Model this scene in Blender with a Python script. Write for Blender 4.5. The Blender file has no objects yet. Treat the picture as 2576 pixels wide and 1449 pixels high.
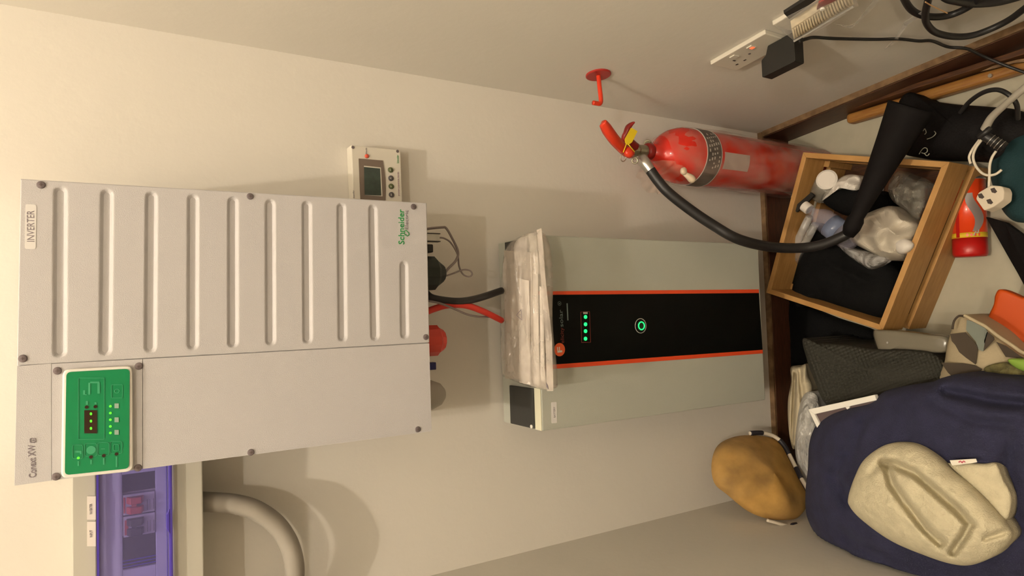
import bpy, bmesh, math, random
from mathutils import Vector, Matrix, noise
random.seed(4)
sc = bpy.context.scene
COL = sc.collection

# ------------------------------------------------------------------ camera (phone held on its side: picture left = up)
CP = Vector((-.5339, -1.3392, 1.8329)); YAW, PITCH, ROLL, F = .0486, .5458, -.0071, 1686.6
def _basis():
    cy, sy, cp, sp = math.cos(YAW), math.sin(YAW), math.cos(PITCH), math.sin(PITCH)
    f = Vector((sy*cp, cy*cp, -sp)); r = Vector((cy, -sy, 0)); u = r.cross(f)
    c, s = math.cos(ROLL), math.sin(ROLL)
    return c*r + s*u, -s*r + c*u, f
CR, CU, CF = _basis()
cd = bpy.data.cameras.new('camera'); cam = bpy.data.objects.new('camera', cd); COL.objects.link(cam)
mx, my, mz = -CU, CR, -CF
cam.matrix_world = Matrix(((mx.x, my.x, mz.x, CP.x), (mx.y, my.y, mz.y, CP.y), (mx.z, my.z, mz.z, CP.z), (0, 0, 0, 1)))
cd.sensor_fit = 'HORIZONTAL'; cd.sensor_width = 36; cd.lens = F*36/2576; cd.clip_start = .02; cd.clip_end = 50
sc.camera = cam
# measured point of the photograph -> point on a plane of the room
def ray(X, Y): return CF + CR*((724.5 - Y)/F) - CU*((X - 1288)/F)
def ay(X, Y, y): d = ray(X, Y); return CP + d*((y - CP.y)/d.y)
def az(X, Y, z): d = ray(X, Y); return CP + d*((z - CP.z)/d.z)
RW = .10                                            # the right wall is a few degrees off square: x = -RW*y
def ar(X, Y, off=0.): d = ray(X, Y); return CP + d*(-(CP.x + RW*CP.y + off)/(d.x + RW*d.y))

# ------------------------------------------------------------------ world, lights, exposure
w = bpy.data.worlds.new('world'); sc.world = w; w.use_nodes = True
w.node_tree.nodes['Background'].inputs[0].default_value = (1, .85, .65, 1)
w.node_tree.nodes['Background'].inputs[1].default_value = .02
def lamp(name, loc, power, size, col):
    l = bpy.data.lights.new(name, 'POINT'); l.energy = power; l.shadow_soft_size = size; l.color = col
    o = bpy.data.objects.new(name, l); COL.objects.link(o); o.location = loc
    return o
WARM = (1, .85, .66)
lamp('ceiling_bulb_light', (-.78, -1.27, 4.38), 120, .03, (1, .885, .735))
lamp('ceiling_bulb_light', (-.60, -3.02, 4.38), 76, .03, (1, .885, .735))
sc.view_settings.view_transform = 'Standard'; sc.view_settings.look = 'None'
sc.view_settings.gamma = 1; sc.view_settings.use_curve_mapping = False
sc.view_settings.exposure = .28

# ------------------------------------------------------------------ materials
def mat(name, col, rough=.6, metal=0., bump=0., bscale=200., var=0., vscale=8., emit=None, es=0., alpha=1., trans=0., coat=0., spec=None, col2=None, wood=False, ior=1.45, stretch=None):
    m = bpy.data.materials.new(name); m.use_nodes = True
    nt = m.node_tree; b = nt.nodes['Principled BSDF']
    c = tuple(col) + (1,)
    b.inputs['Base Color'].default_value = c; b.inputs['Roughness'].default_value = rough
    b.inputs['Metallic'].default_value = metal; b.inputs['Alpha'].default_value = alpha
    b.inputs['Transmission Weight'].default_value = trans; b.inputs['Coat Weight'].default_value = coat
    b.inputs['IOR'].default_value = ior
    if spec is not None: b.inputs['Specular IOR Level'].default_value = spec
    tc = nt.nodes.new('ShaderNodeTexCoord'); mp = nt.nodes.new('ShaderNodeMapping')
    nt.links.new(tc.outputs['Object'], mp.inputs[0])
    if stretch: mp.inputs['Scale'].default_value = stretch
    if var > 0 or wood:
        n = nt.nodes.new('ShaderNodeTexNoise'); n.inputs['Scale'].default_value = vscale; n.inputs['Detail'].default_value = 6
        nt.links.new(mp.outputs[0], n.inputs['Vector'])
        r = nt.nodes.new('ShaderNodeValToRGB')
        c2 = tuple(col2) if col2 else tuple(x*(1 - var) for x in col)
        r.color_ramp.elements[0].position = .35; r.color_ramp.elements[0].color = c2 + (1,)
        r.color_ramp.elements[1].position = .65; r.color_ramp.elements[1].color = c
        nt.links.new(n.outputs[0], r.inputs[0]); nt.links.new(r.outputs[0], b.inputs['Base Color'])
    if bump > 0:
        n2 = nt.nodes.new('ShaderNodeTexNoise'); n2.inputs['Scale'].default_value = bscale; n2.inputs['Detail'].default_value = 4
        bp = nt.nodes.new('ShaderNodeBump'); bp.inputs['Strength'].default_value = bump; bp.inputs['Distance'].default_value = .002
        nt.links.new(mp.outputs[0], n2.inputs['Vector'])
        nt.links.new(n2.outputs[0], bp.inputs['Height']); nt.links.new(bp.outputs[0], b.inputs['Normal'])
    if emit: b.inputs['Emission Color'].default_value = tuple(emit) + (1,); b.inputs['Emission Strength'].default_value = es
    return m
def film(name, col, opac, rough=.25, bump=.6, bscale=40, tint=None, nvar=.18, var=0., vscale=8.):
    """thin plastic film: see-through with a milky and a glossy share"""
    m = mat(name, col, rough, bump=bump, bscale=bscale, spec=.8 if rough < .6 else .2, var=var, vscale=vscale)
    nt = m.node_tree; b = nt.nodes['Principled BSDF']; out = nt.nodes['Material Output']
    t = nt.nodes.new('ShaderNodeBsdfTransparent'); mx_ = nt.nodes.new('ShaderNodeMixShader')
    if tint: t.inputs[0].default_value = tuple(tint) + (1,)
    n = nt.nodes.new('ShaderNodeTexNoise'); n.inputs['Scale'].default_value = 14; n.inputs['Detail'].default_value = 5
    mr = nt.nodes.new('ShaderNodeMapRange'); mr.inputs[1].default_value = .35; mr.inputs[2].default_value = .7
    mr.inputs[3].default_value = max(0, opac - nvar); mr.inputs[4].default_value = min(1, opac + nvar)
    tc = nt.nodes.new('ShaderNodeTexCoord'); nt.links.new(tc.outputs['Object'], n.inputs['Vector'])
    nt.links.new(n.outputs[0], mr.inputs[0]); nt.links.new(mr.outputs[0], mx_.inputs[0])
    nt.links.new(t.outputs[0], mx_.inputs[1]); nt.links.new(b.outputs[0], mx_.inputs[2]); nt.links.new(mx_.outputs[0], out.inputs[0])
    return m
M = dict(
    dim_wall=mat('dark_unseen_wall', (.16, .10, .06), .5), wall=mat('wall_paint', (.70, .665, .595), .75, bump=.25, bscale=60, var=.03, vscale=3),
    floor=mat('floor_tile', (.43, .40, .305), .35, var=.12, vscale=14),
    ceil=mat('ceiling_paint', (.62, .60, .56), .8, bump=.1),
    base=mat('baseboard_wood', (.085, .032, .014), .45, wood=True, col2=(.045, .017, .008), vscale=30, stretch=(1, 1, 8)),
    base_edge=mat('paler_wood_edge', (.20, .12, .055), .6, wood=True, col2=(.10, .055, .022), vscale=40),  # paler brown than the baseboard face
    inv=mat('grey_painted_steel', (.51, .495, .50), .42, bump=.25, bscale=900, spec=.4),
    seam=mat('dark_gap', (.12, .09, .08), .8),
    screw=mat('screw_steel', (.17, .14, .145), .6, metal=.3),
    green=mat('green_panel_print', (.005, .21, .075), .35),
    pale=mat('pale_green_print', (.05, .32, .16), .4),
    white=mat('white_plastic', (.78, .76, .70), .4),
    grey_icon=mat('grey_icon', (.30, .42, .34), .4),
    led=mat('green_led', (.05, .8, .05), .4, emit=(.10, 1, .01), es=1.3),
    ledb=mat('green_battery_led', (.05, .8, .3), .4, emit=(.0, 1, .16), es=1.2),
    display=mat('dark_display', (.035, .018, .01), .2),
    ink=mat('grey_violet_ink', (.20, .17, .19), .6),
    ink_green=mat('green_logo_ink', (.02, .27, .07), .5),
    ink_purple=mat('purple_ink', (.25, .12, .20), .5),
    sticker=mat('label_tape', (.70, .68, .66), .35),
    scp=mat('offwhite_panel_plastic', (.66, .62, .53), .45),
    bezel=mat('taupe_bezel', (.17, .13, .10), .4),
    lcd=mat('lcd_glass', (.055, .075, .06), .18, var=.3, vscale=60),
    red_btn=mat('red_button', (.72, .10, .05), .35),
    btn_dark=mat('charcoal_button', (.09, .08, .08), .4), btn_green=mat('dark_green_button', (.09, .11, .04), .4),
    batt=mat('battery_grey_green_paint', (.44, .45, .39), .45, bump=.2, bscale=700),
    cream=mat('lit_lip_paint', (.70, .68, .52), .45),
    black_gloss=mat('black_front_glass', (.003, .0035, .003), .35, spec=.12),
    orange_line=mat('orange_stripe', (.75, .075, .02), .4),
    orange_logo=mat('orange_logo', (.85, .13, .035), .4),
    ink_dim=mat('faint_blue_grey_ink', (.17, .22, .21), .5), ink_dimred=mat('faint_red_ink', (.20, .03, .02), .5),
    term=mat('charcoal_terminal_cover', (.030, .030, .028), .5, bump=.1),
    black=mat('black_rubber', (.014, .013, .013), .45),
    black_gland=mat('black_green_gland', (.016, .022, .016), .5),
    red_cable=mat('red_cable_sleeve', (.62, .035, .02), .4), red_cap=mat('red_cap_plastic', (.55, .05, .03), .5),
    grey_cable=mat('grey_cable_sleeve', (.22, .18, .17), .5),
    white_cable=mat('off_white_cable', (.66, .60, .48), .45),
    grey_pvc=mat('grey_pvc_box', (.50, .48, .41), .5), conduit=mat('grey_flexible_conduit', (.36, .33, .28), .5),
    violet=film('violet_smoked_cover', (.36, .33, .62), .15, .12, .1, 20, tint=(.80, .78, .98), nvar=.01), violet_edge=mat('violet_cover_edge', (.07, .045, .38), .3),
    dinplate=mat('inner_mask_plastic', (.56, .54, .60), .5), slot=mat('black_slot', (.008, .007, .007), .7),
    brk=mat('breaker_body', (.55, .52, .52), .45), brk_red=mat('red_toggle', (.50, .07, .05), .4), brk_blk=mat('black_toggle', (.03, .03, .03), .4),
    fe=mat('red_cylinder_paint', (.60, .022, .012), .25, coat=.3), fe2=mat('red_lever_paint', (.68, .045, .015), .28),
    fe_dark=mat('dark_red_paint', (.28, .015, .012), .35),
    chrome=mat('tarnished_brass_nickel', (.42, .40, .30), .35, metal=.85), steel=mat('steel_wire', (.5, .42, .33), .4, metal=.8),
    yellow=mat('yellow_seal_tag', (.85, .62, .02), .5),
    fe_label=mat('grey_label_band', (.05, .047, .042), .5), fe_label2=mat('white_label_patch', (.45, .36, .32), .5),
    fe_print=mat('label_print', (.42, .40, .36), .5),
    bagfilm=film('clear_bag_film', (.75, .55, .45), .13, .3, .9, 30),
    film2=film('clear_plastic_film', (.85, .83, .80), .42, .18, .9, 45),
    packfilm=film('packet_film', (.72, .64, .56), .40, .12, .5, 18),
    greybag=film('grey_bag_film', (.33, .31, .26), .60, .16, .9, 45),
    paper_dim=mat('paper_greyed', (.46, .40, .33), .6), paper=mat('paper_white', (.80, .74, .66), .6),
    crate=mat('varnished_pine', (.46, .255, .085), .5, wood=True, col2=(.38, .20, .06), vscale=22, stretch=(1, 1, 6)),
    plank=mat('orange_brown_varnish', (.32, .155, .035), .4, wood=True, col2=(.26, .11, .028), vscale=25, stretch=(8, 1, 8)),
    plank_dark=mat('dark_brown_varnish', (.09, .035, .012), .4, wood=True, col2=(.045, .018, .008), vscale=25, stretch=(8, 1, 8)),
    blackcloth=mat('black_cloth', (.006, .006, .006), .9, spec=.1, bump=.5, bscale=300),
    blackbag=mat('black_nylon', (.007, .006, .006), .75, spec=.15, bump=.5, bscale=200),
    weave=mat('charcoal_woven', (.040, .038, .030), .8, spec=.2, bump=.6, bscale=300),
    teal=mat('teal_fabric', (.004, .030, .035), .8, bump=.4, bscale=300),
    navy=mat('navy_fleece', (.020, .021, .055), .9, bump=.8, bscale=420, var=.25, vscale=30),
    towel=mat('cream_terry', (.60, .54, .37), .95, bump=1., bscale=330, var=.12, vscale=60),
    tagm=mat('white_tag', (.72, .68, .58), .7), tagink=mat('pink_ink', (.55, .10, .14), .6),
    canvas=mat('cream_canvas', (.60, .52, .36), .85, bump=.5, bscale=200, var=.15, vscale=14),
    orange_mesh=film('orange_gauze', (.66, .38, .10), .64, .9, .5, 60, nvar=.06, var=.35, vscale=14),
    rimw=mat('white_rim_tape', (.68, .60, .48), .6), rimb=mat('black_rim_tape', (.02, .018, .025), .5),
    orange_pl=mat('orange_plastic', (.50, .065, .003), .45),
    green_f=mat('lime_green_fabric', (.22, .36, .05), .7), strawg=mat('olive_net', (.16, .14, .05), .8, bump=1, bscale=60, var=.6, vscale=60),
    tri_l=mat('beige_print_cloth', (.40, .33, .21), .8, bump=.3), tri_d=mat('dark_brown_print', (.05, .036, .022), .8), tri_g=mat('grey_green_print', (.16, .18, .15), .8),
    clearstrap=mat('smoky_plastic', (.19, .17, .125), .2, alpha=.88),
    can_red=mat('can_red', (.75, .06, .012), .3, coat=.3), can_dark=mat('can_base_red', (.42, .01, .008), .35), can_yel=mat('can_yellow', (.75, .50, .03), .4), can_grey=mat('can_grey', (.24, .20, .19), .4),
    silver=mat('silver_metal', (.55, .53, .50), .3, metal=.9),
    bottle=film('bottle_plastic', (.50, .48, .60), .24, .05, .9, 30), bottle_label=mat('bottle_label_blue', (.15, .18, .27), .3),
    milky=mat('milky_white', (.70, .66, .60), .4), paleplug=mat('aged_white_plug', (.62, .54, .42), .5), plughole=mat('brown_recess', (.05, .035, .03), .7),
    black_plastic=mat('matt_black_plastic', (.014, .013, .011), .5), horn=mat('horn_black', (.006, .005, .005), .75, spec=.15),
    neon=mat('red_neon', (.8, .1, .03), .4, emit=(1, .12, .04), es=1.2),
    hook=mat('red_hook_paint', (.36, .025, .018), .4),
    paint_mark=mat('grey_paint_mark', (.28, .28, .22), .7),
    ribbed=mat('ivory_strip', (.68, .58, .40), .5),
)

# ------------------------------------------------------------------ helpers
def link(name, bm, m, parent=None, smooth=False, bevel=0., bseg=2, recalc=True):
    if recalc: bmesh.ops.recalc_face_normals(bm, faces=bm.faces)
    me = bpy.data.meshes.new(name); bm.to_mesh(me); bm.free()
    if smooth:
        for p in me.polygons: p.use_smooth = True
    ms = m if isinstance(m, (list, tuple)) else [m]
    for x in ms: me.materials.append(x)
    o = bpy.data.objects.new(name, me); COL.objects.link(o)
    if parent is not None:
        o.parent = parent; o.matrix_parent_inverse = Matrix.Translation(parent.location).inverted() if parent.type == 'EMPTY' else Matrix()
    if bevel > 0:
        b = o.modifiers.new('bevel', 'BEVEL'); b.width = bevel; b.segments = bseg; b.limit_method = 'ANGLE'; b.angle_limit = .6
    return o
def tag(o, label, cat, group=None, kind=None):
    o['label'] = label; o['category'] = cat
    if group: o['group'] = group
    if kind: o['kind'] = kind
    return o
def thing(name, loc, label, cat, group=None):
    o = bpy.data.objects.new(name, None); COL.objects.link(o); o.location = loc; o.empty_display_size = .02
    return tag(o, label, cat, group)
def struct(name, bm, m, **k):
    o = link(name, bm, m, **k); o['kind'] = 'structure'; return o
def V(*a): return Vector(a)
def box(bm, a, b):
    xs, ys, zs = sorted((a[0], b[0])), sorted((a[1], b[1])), sorted((a[2], b[2]))
    v = [bm.verts.new((x, y, z)) for x in xs for y in ys for z in zs]
    for f in ((0, 1, 3, 2), (4, 6, 7, 5), (0, 4, 5, 1), (2, 3, 7, 6), (0, 2, 6, 4), (1, 5, 7, 3)): bm.faces.new([v[i] for i in f])
    return bm
def B(a, b): return box(bmesh.new(), a, b)
def slab(bm, pts, d):
    """polygon (3-D points) given thickness along vector d"""
    d = Vector(d); n = len(pts)
    a = [bm.verts.new(p) for p in pts]; b = [bm.verts.new(Vector(p) + d) for p in pts]
    bm.faces.new(a); bm.faces.new(b[::-1])
    for i in range(n): bm.faces.new((a[i], b[i], b[(i+1) % n], a[(i+1) % n]))
    return bm
def S(pts, d): return slab(bmesh.new(), pts, d)
def cr(pts, n=8, closed=False):
    """Catmull-Rom through points"""
    P = [Vector(p) for p in pts]; out = []; L = len(P)
    rng = range(L) if closed else range(L-1)
    for i in rng:
        if closed: p0, p1, p2, p3 = P[(i-1) % L], P[i], P[(i+1) % L], P[(i+2) % L]
        else: p0, p1, p2, p3 = P[max(i-1, 0)], P[i], P[i+1], P[min(i+2, L-1)]
        for k in range(n):
            t = k/n
            out.append(.5*((2*p1) + (p2-p0)*t + (2*p0-5*p1+4*p2-p3)*t*t + (3*p1-p0-3*p2+p3)*t**3))
    if not closed: out.append(P[-1])
    return out
def tube(bm, pts, rad, seg=12, caps=True, ridge=0., rn=0):
    P = [Vector(p) for p in pts]; n = len(P)
    R = rad if isinstance(rad, (list, tuple)) else [rad]*n
    t0 = (P[1]-P[0]).normalized(); up = V(0, 0, 1) if abs(t0.z) < .9 else V(1, 0, 0)
    nrm = t0.cross(up).normalized(); rings = []
    for i in range(n):
        t = (P[min(i+1, n-1)] - P[max(i-1, 0)]).normalized()
        nrm = (nrm - t*nrm.dot(t)).normalized(); b = t.cross(nrm)
        r = R[i]*(1 + (ridge if rn and i % rn == 0 else 0))
        rings.append([bm.verts.new(P[i] + r*(math.cos(a)*nrm + math.sin(a)*b)) for a in [2*math.pi*k/seg for k in range(seg)]])
    for i in range(n-1):
        for k in range(seg):
            bm.faces.new((rings[i][k], rings[i][(k+1) % seg], rings[i+1][(k+1) % seg], rings[i+1][k]))
    if caps: bm.faces.new(rings[0][::-1]); bm.faces.new(rings[-1])
    return bm
def T(pts, rad, seg=12, n=8, **k):
    p = cr(pts, n) if n > 1 else pts
    if isinstance(rad, (list, tuple)):
        L = len(rad); q = []
        for i in range(len(p)):
            u = i/(len(p)-1)*(L-1); j = min(int(u), L-2); q.append(rad[j]*(1-(u-j)) + rad[j+1]*(u-j))
        rad = q
    return tube(bmesh.new(), p, rad, seg, **k)
def lathe(bm, origin, axis, prof, seg=32):
    """prof: (distance along axis, radius)"""
    ax = Vector(axis).normalized(); e1 = ax.orthogonal().normalized(); e2 = ax.cross(e1); o = Vector(origin); rings = []
    for h, r in prof:
        if r < 1e-6: rings.append([bm.verts.new(o + ax*h)])
        else: rings.append([bm.verts.new(o + ax*h + r*(math.cos(2*math.pi*k/seg)*e1 + math.sin(2*math.pi*k/seg)*e2)) for k in range(seg)])
    for A, C in zip(rings, rings[1:]):
        for k in range(seg):
            k2 = (k+1) % seg
            if len(A) == 1 and len(C) == 1: continue
            if len(A) == 1: bm.faces.new((A[0], C[k2], C[k]))
            elif len(C) == 1: bm.faces.new((A[k], A[k2], C[0]))
            else: bm.faces.new((A[k], A[k2], C[k2], C[k]))
    if len(rings[0]) > 1: bm.faces.new(rings[0][::-1])
    if len(rings[-1]) > 1: bm.faces.new(rings[-1])
    return bm
def LA(o, a, prof, seg=32): return lathe(bmesh.new(), o, a, prof, seg)
def ring(c, axis, R, r, seg=40, ts=10, sx=1., a0=0., a1=2*math.pi):
    ax = Vector(axis).normalized(); e1 = ax.orthogonal().normalized(); e2 = ax.cross(e1); c = Vector(c)
    full = abs(a1-a0-2*math.pi) < 1e-6
    pts = [c + R*(math.cos(a)*e1*sx + math.sin(a)*e2) for a in [a0+(a1-a0)*k/seg for k in range(seg+1)]]
    return tube(bmesh.new(), pts, r, ts, caps=not full)
def text(name, s, p0, p1, height, m, parent, up=V(0, 0, 1), depth=.0004, bold=0.):
    """text whose baseline runs from p0 to p1, fitted to that length"""
    cu = bpy.data.curves.new(name, 'FONT'); cu.body = s; cu.extrude = .5*depth; cu.offset = bold; cu.resolution_u = 3
    t = bpy.data.objects.new(name, cu); COL.objects.link(t)
    dg = bpy.context.evaluated_depsgraph_get(); dg.update()
    me = bpy.data.meshes.new_from_object(t.evaluated_get(dg)); bpy.data.objects.remove(t)
    xs = [v.co.x for v in me.vertices]; ys = [v.co.y for v in me.vertices]
    x0, x1, y1 = min(xs), max(xs), max(ys)
    d = p1 - p0; L = d.length; ex = d.normalized(); ez = (up - ex*up.dot(ex)).normalized(); en = ex.cross(ez)
    sx, sy = L/(x1-x0), height/y1
    for v in me.vertices: v.co = p0 + ex*((v.co.x-x0)*sx) + ez*(v.co.y*sy) + en*(v.co.z)
    me.materials.clear(); me.materials.append(m)
    o = bpy.data.objects.new(name, me); COL.objects.link(o)
    if parent is not None:
        o.parent = parent
        if parent.type == 'EMPTY': o.matrix_parent_inverse = Matrix.Translation(parent.location).inverted()
    return o
def inside_pt(c, o, s): return (c[0]+(o[0]-c[0])*s, c[1]+(o[1]-c[1])*s)
def seg_d(p, a, b):
    ax, ay_, bx, by = a[0], a[1], b[0], b[1]; dx, dy = bx-ax, by-ay_
    t = max(0, min(1, ((p[0]-ax)*dx+(p[1]-ay_)*dy)/(dx*dx+dy*dy+1e-9)))
    return math.hypot(p[0]-ax-t*dx, p[1]-ay_-t*dy)
def poly_d(p, L): return min(seg_d(p, a, b) for a, b in zip(L, L[1:]))
XL = -1.08
def heap(outline, zedge, ztop, zbase, rings=22, n=6, amp=.01, freq=9., creases=(), power=2., center=None, skirt=1., seed=0., closed=True, ridged=0., zf=None):
    """soft lump whose rim follows a measured outline; top is a noisy dome, sides drop to zbase"""
    o2 = [(p.x, p.y) for p in cr([(a, b, 0) for a, b in outline], n, True)]
    c = center or (sum(p[0] for p in o2)/len(o2), sum(p[1] for p in o2)/len(o2))
    bm = bmesh.new(); R = []
    def zz(p, s):
        z = zedge + (ztop-zedge)*max(0, 1 - s**power)**(1/power)
        q = az(p[0], p[1], z); q = V(q.x, q.y, seed)
        nz = noise.noise(q*freq) + .5*noise.noise(q*freq*2.3)
        if ridged: nz = nz*(1-ridged) + ridged*(1 - 3*abs(noise.noise(q*freq*1.7)))
        e = min(1, (1-s)*4 + .25)
        z += amp*nz*e
        for L, d, w_ in creases: z -= d*math.exp(-(poly_d(p, L)/w_)**2)*min(1, (1-s)*6+.3)
        if zf: z += zf(p, s)
        return max(z, zbase + .002)
    for i in range(rings, 0, -1):
        s = i/rings; s = 1-(1-s)**1.35
        R.append([bm.verts.new(az(q[0], q[1], zz(q, s))) for q in [inside_pt(c, o, s) for o in o2]])
    top = bm.verts.new(az(c[0], c[1], zz(c, 0)))
    for v in bm.verts: v.co.x = min(max(v.co.x, XL+.008), -RW*v.co.y-.004)
    N = len(o2)
    cc = sum((v.co for v in R[0]), V(0, 0, 0))/N
    low = []
    if closed:
        for f, s in ((.35, 1.0), (1., skirt)):
            rr = []
            for v in R[0]:
                q = cc + (v.co-cc)*(s if f == 1. else (1+(1-s)*0)); q.z = v.co.z*(1-f) + zbase*f
                rr.append(bm.verts.new(q))
            low.append(rr)
    A = [low[1], low[0]] + R if closed else R
    for a, b in zip(A, A[1:]):
        for k in range(N): bm.faces.new((a[k], a[(k+1) % N], b[(k+1) % N], b[k]))
    for k in range(N): bm.faces.new((R[-1][k], R[-1][(k+1) % N], top))
    if closed: bm.faces.new(A[0][::-1])
    return bm
def pillow(pts3, front, back, rings=14, n=6, amp=.0, freq=12., seed=0.):
    """closed lump through a 3-D outline, bulging by the two given vectors"""
    O = cr(pts3, n, True); c = sum(O, V(0, 0, 0))/len(O); bm = bmesh.new(); N = len(O)
    def side(vec):
        R = []
        for i in range(rings-1, 0, -1):
            s = i/rings; h = math.sqrt(1-s*s)
            R.append([bm.verts.new(c+(p-c)*s + Vector(vec)*h + Vector(vec).normalized()*amp*noise.noise((c+(p-c)*s)*freq + V(0, 0, seed))) for p in O])
        return R, bm.verts.new(c + Vector(vec))
    rim = [bm.verts.new(p) for p in O]
    for vec, fl in ((front, False), (back, True)):
        R, tp = side(vec); A = [rim] + R
        for a, b in zip(A, A[1:]):
            for k in range(N):
                f = (a[k], a[(k+1) % N], b[(k+1) % N], b[k]); bm.faces.new(f if not fl else f[::-1])
        for k in range(N):
            f = (R[-1][k], R[-1][(k+1) % N], tp); bm.faces.new(f if not fl else f[::-1])
    return bm
def rounded(cs, r, n=5):
    """rounds the corners of a polygon of 3-D points"""
    out = []; L = len(cs); cs = [Vector(c) for c in cs]
    for i in range(L):
        p, a, b = cs[i], cs[i-1], cs[(i+1) % L]
        ua = (a-p).normalized()*r; ub = (b-p).normalized()*r
        for k in range(n+1):
            t = k/n; out.append((1-t)**2*(p+ua) + 2*t*(1-t)*p + t*t*(p+ub))
    return out
def disc(c, axis, r, h, seg=24, dome=0.):
    pr = [(0, r), (h, r)] if not dome else [(0, r), (h, r), (h+dome*.7, r*.7), (h+dome, 0)]
    return LA(c, axis, pr, seg)
def outline_frame(pts, t, d):
    """thin printed line around a polygon"""
    bm = bmesh.new(); n = len(pts)
    for i in range(n):
        a, b = Vector(pts[i]), Vector(pts[(i+1) % n]); e = (b-a).normalized(); s = e.cross(Vector(d).normalized())*t*.5
        slab(bm, [a-s, b-s, b+s, a+s], d)
    return bm

# ================================================================== SETTING
XL, YF, ZC = -1.08, -4.2, 4.5
struct('floor', B((XL-.1, YF-.1, -.1), (.6, .1, 0)), M['floor'])
struct('wall_back', B((XL-.1, 0, 0), (.1, .1, ZC)), M['wall'])
struct('wall_left', B((XL-.1, YF, 0), (XL, 0, ZC)), M['wall'])
struct('wall_right', S([V(0, 0, 0), V(-RW*YF, YF, 0), V(-RW*YF+.1, YF, 0), V(.1, 0, 0)], (0, 0, ZC)), M['wall'])
struct('wall_front', B((XL-.1, YF-.1, 0), (.6, YF, ZC)), M['dim_wall'])  # unseen wall behind the camera, coloured dark to cut bounced light
struct('ceiling', B((XL-.1, YF-.1, ZC), (.6, .1, ZC+.1)), M['ceil'])
HB = .122; TB = .018
o = struct('baseboard_back', B((XL, -TB, 0), (0, 0, HB-.006)), M['base'])
link('top_edge', B((XL, -TB*.9, HB-.006), (0, 0, HB)), M['base_edge'], o)
def rwall(y, off, z): return V(-RW*y-off, y, z)
o = struct('baseboard_right', S([rwall(-TB, 0, 0), rwall(YF, 0, 0), rwall(YF, TB, 0), rwall(-TB, TB, 0)], (0, 0, HB-.006)), M['base'])
link('top_edge', S([rwall(-TB, 0, HB-.006), rwall(YF, 0, HB-.006), rwall(YF, TB*.9, HB-.006), rwall(-TB, TB*.9, HB-.006)], (0, 0, .006)), M['base_edge'], o)
o = struct('baseboard_left', B((XL, YF, 0), (XL+TB, -TB, HB-.006)), M['base'])
link('top_edge', B((XL, YF, HB-.006), (XL+TB*.9, -TB, HB)), M['base_edge'], o)
for (x, y) in ((-.78, -1.27), (-.60, -3.02)):
    t = thing('ceiling_lamp', (x, y, ZC), 'bare round bulb on a white ceiling rose ' + ('near the back wall' if y > -2 else 'behind the photographer'), 'lamp')
    link('ceiling_rose', LA((x, y, ZC), (0, 0, -1), [(0, .045), (.012, .045), (.02, .02), (.04, .018)]), M['white'], t, smooth=True)

# ================================================================== INVERTER
YI = -.229
inv = thing('inverter', (-.53, 0, 1.334), 'large grey wall-mounted inverter with ribbed cover and green panel, above the battery', 'inverter')
q = lambda X, Y, y=YI: ay(X, Y, y)
TL, TR, BR, BL = q(36, 1222), q(52, 450), q(1073, 511), q(1086, 1085)
body = [TL, TR, BR, BL]
link('body', S([p + V(0, .0045, 0) for p in body], (0, .205, 0)), M['inv'], inv, bevel=.003)
# finned cover: height field plate with pressed-in grooves
grooves = [(152, 484, 150, 884, 15), (269, 490, 265, 880, 14.5), (381, 496, 378, 873, 14), (486, 502, 485, 866, 13.5), (586, 508, 586, 861, 13), (680, 514, 681, 856, 12.5), (772, 518, 774, 852, 12), (859, 523, 862, 847, 11.5), (938, 527, 943, 844, 11), (1016, 669, 1018, 840, 10.5)]
G = [(q(a, b), q(c, d), e) for a, b, c, d, e in grooves]
def plate(name, cs, nx, nz, fn=None, back=.004):
    bm = bmesh.new(); tl, tr, br, bl = cs; rows = []
    for j in range(nz+1):
        v = j/nz; a = tl.lerp(bl, v); b = tr.lerp(br, v); rr = []
        for i in range(nx+1):
            p = a.lerp(b, i/nx)
            if fn: p = p + V(0, fn(p), 0)
            rr.append(bm.verts.new(p))
        rows.append(rr)
    for j in range(nz):
        for i in range(nx): bm.faces.new((rows[j][i], rows[j+1][i], rows[j+1][i+1], rows[j][i+1]))
    edge = [rows[0][i] for i in range(nx+1)] + [rows[j][nx] for j in range(1, nz+1)] + [rows[nz][i] for i in range(nx-1, -1, -1)] + [rows[j][0] for j in range(nz-1, 0, -1)]
    lo = [bm.verts.new(v.co + V(0, back, 0)) for v in edge]; n = len(edge)
    for k in range(n): bm.faces.new((edge[k], edge[(k+1) % n], lo[(k+1) % n], lo[k]))
    return bm
def groove(p):
    best = 0
    for a, b, w_ in G:
        if abs(p.z-a.z) > .02: continue
        d = b-a; t = max(0, min(1, (p-a).dot(d)/d.length_squared)); dist = (p-a-d*t).length; r = .0082
        if dist < r: u = 1-dist/r; best = max(best, .0062*(u*u*(3-2*u))**.55)
    return best
sTL, sBL = q(42.5, 920), q(1080, 862.5)
link('ribbed_cover', plate('c', [sTL+V(.0006, 0, 0), TR, BR, sBL+V(.0006, 0, 0)], 130, 420, groove), M['inv'], inv, smooth=True, recalc=False)
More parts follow.
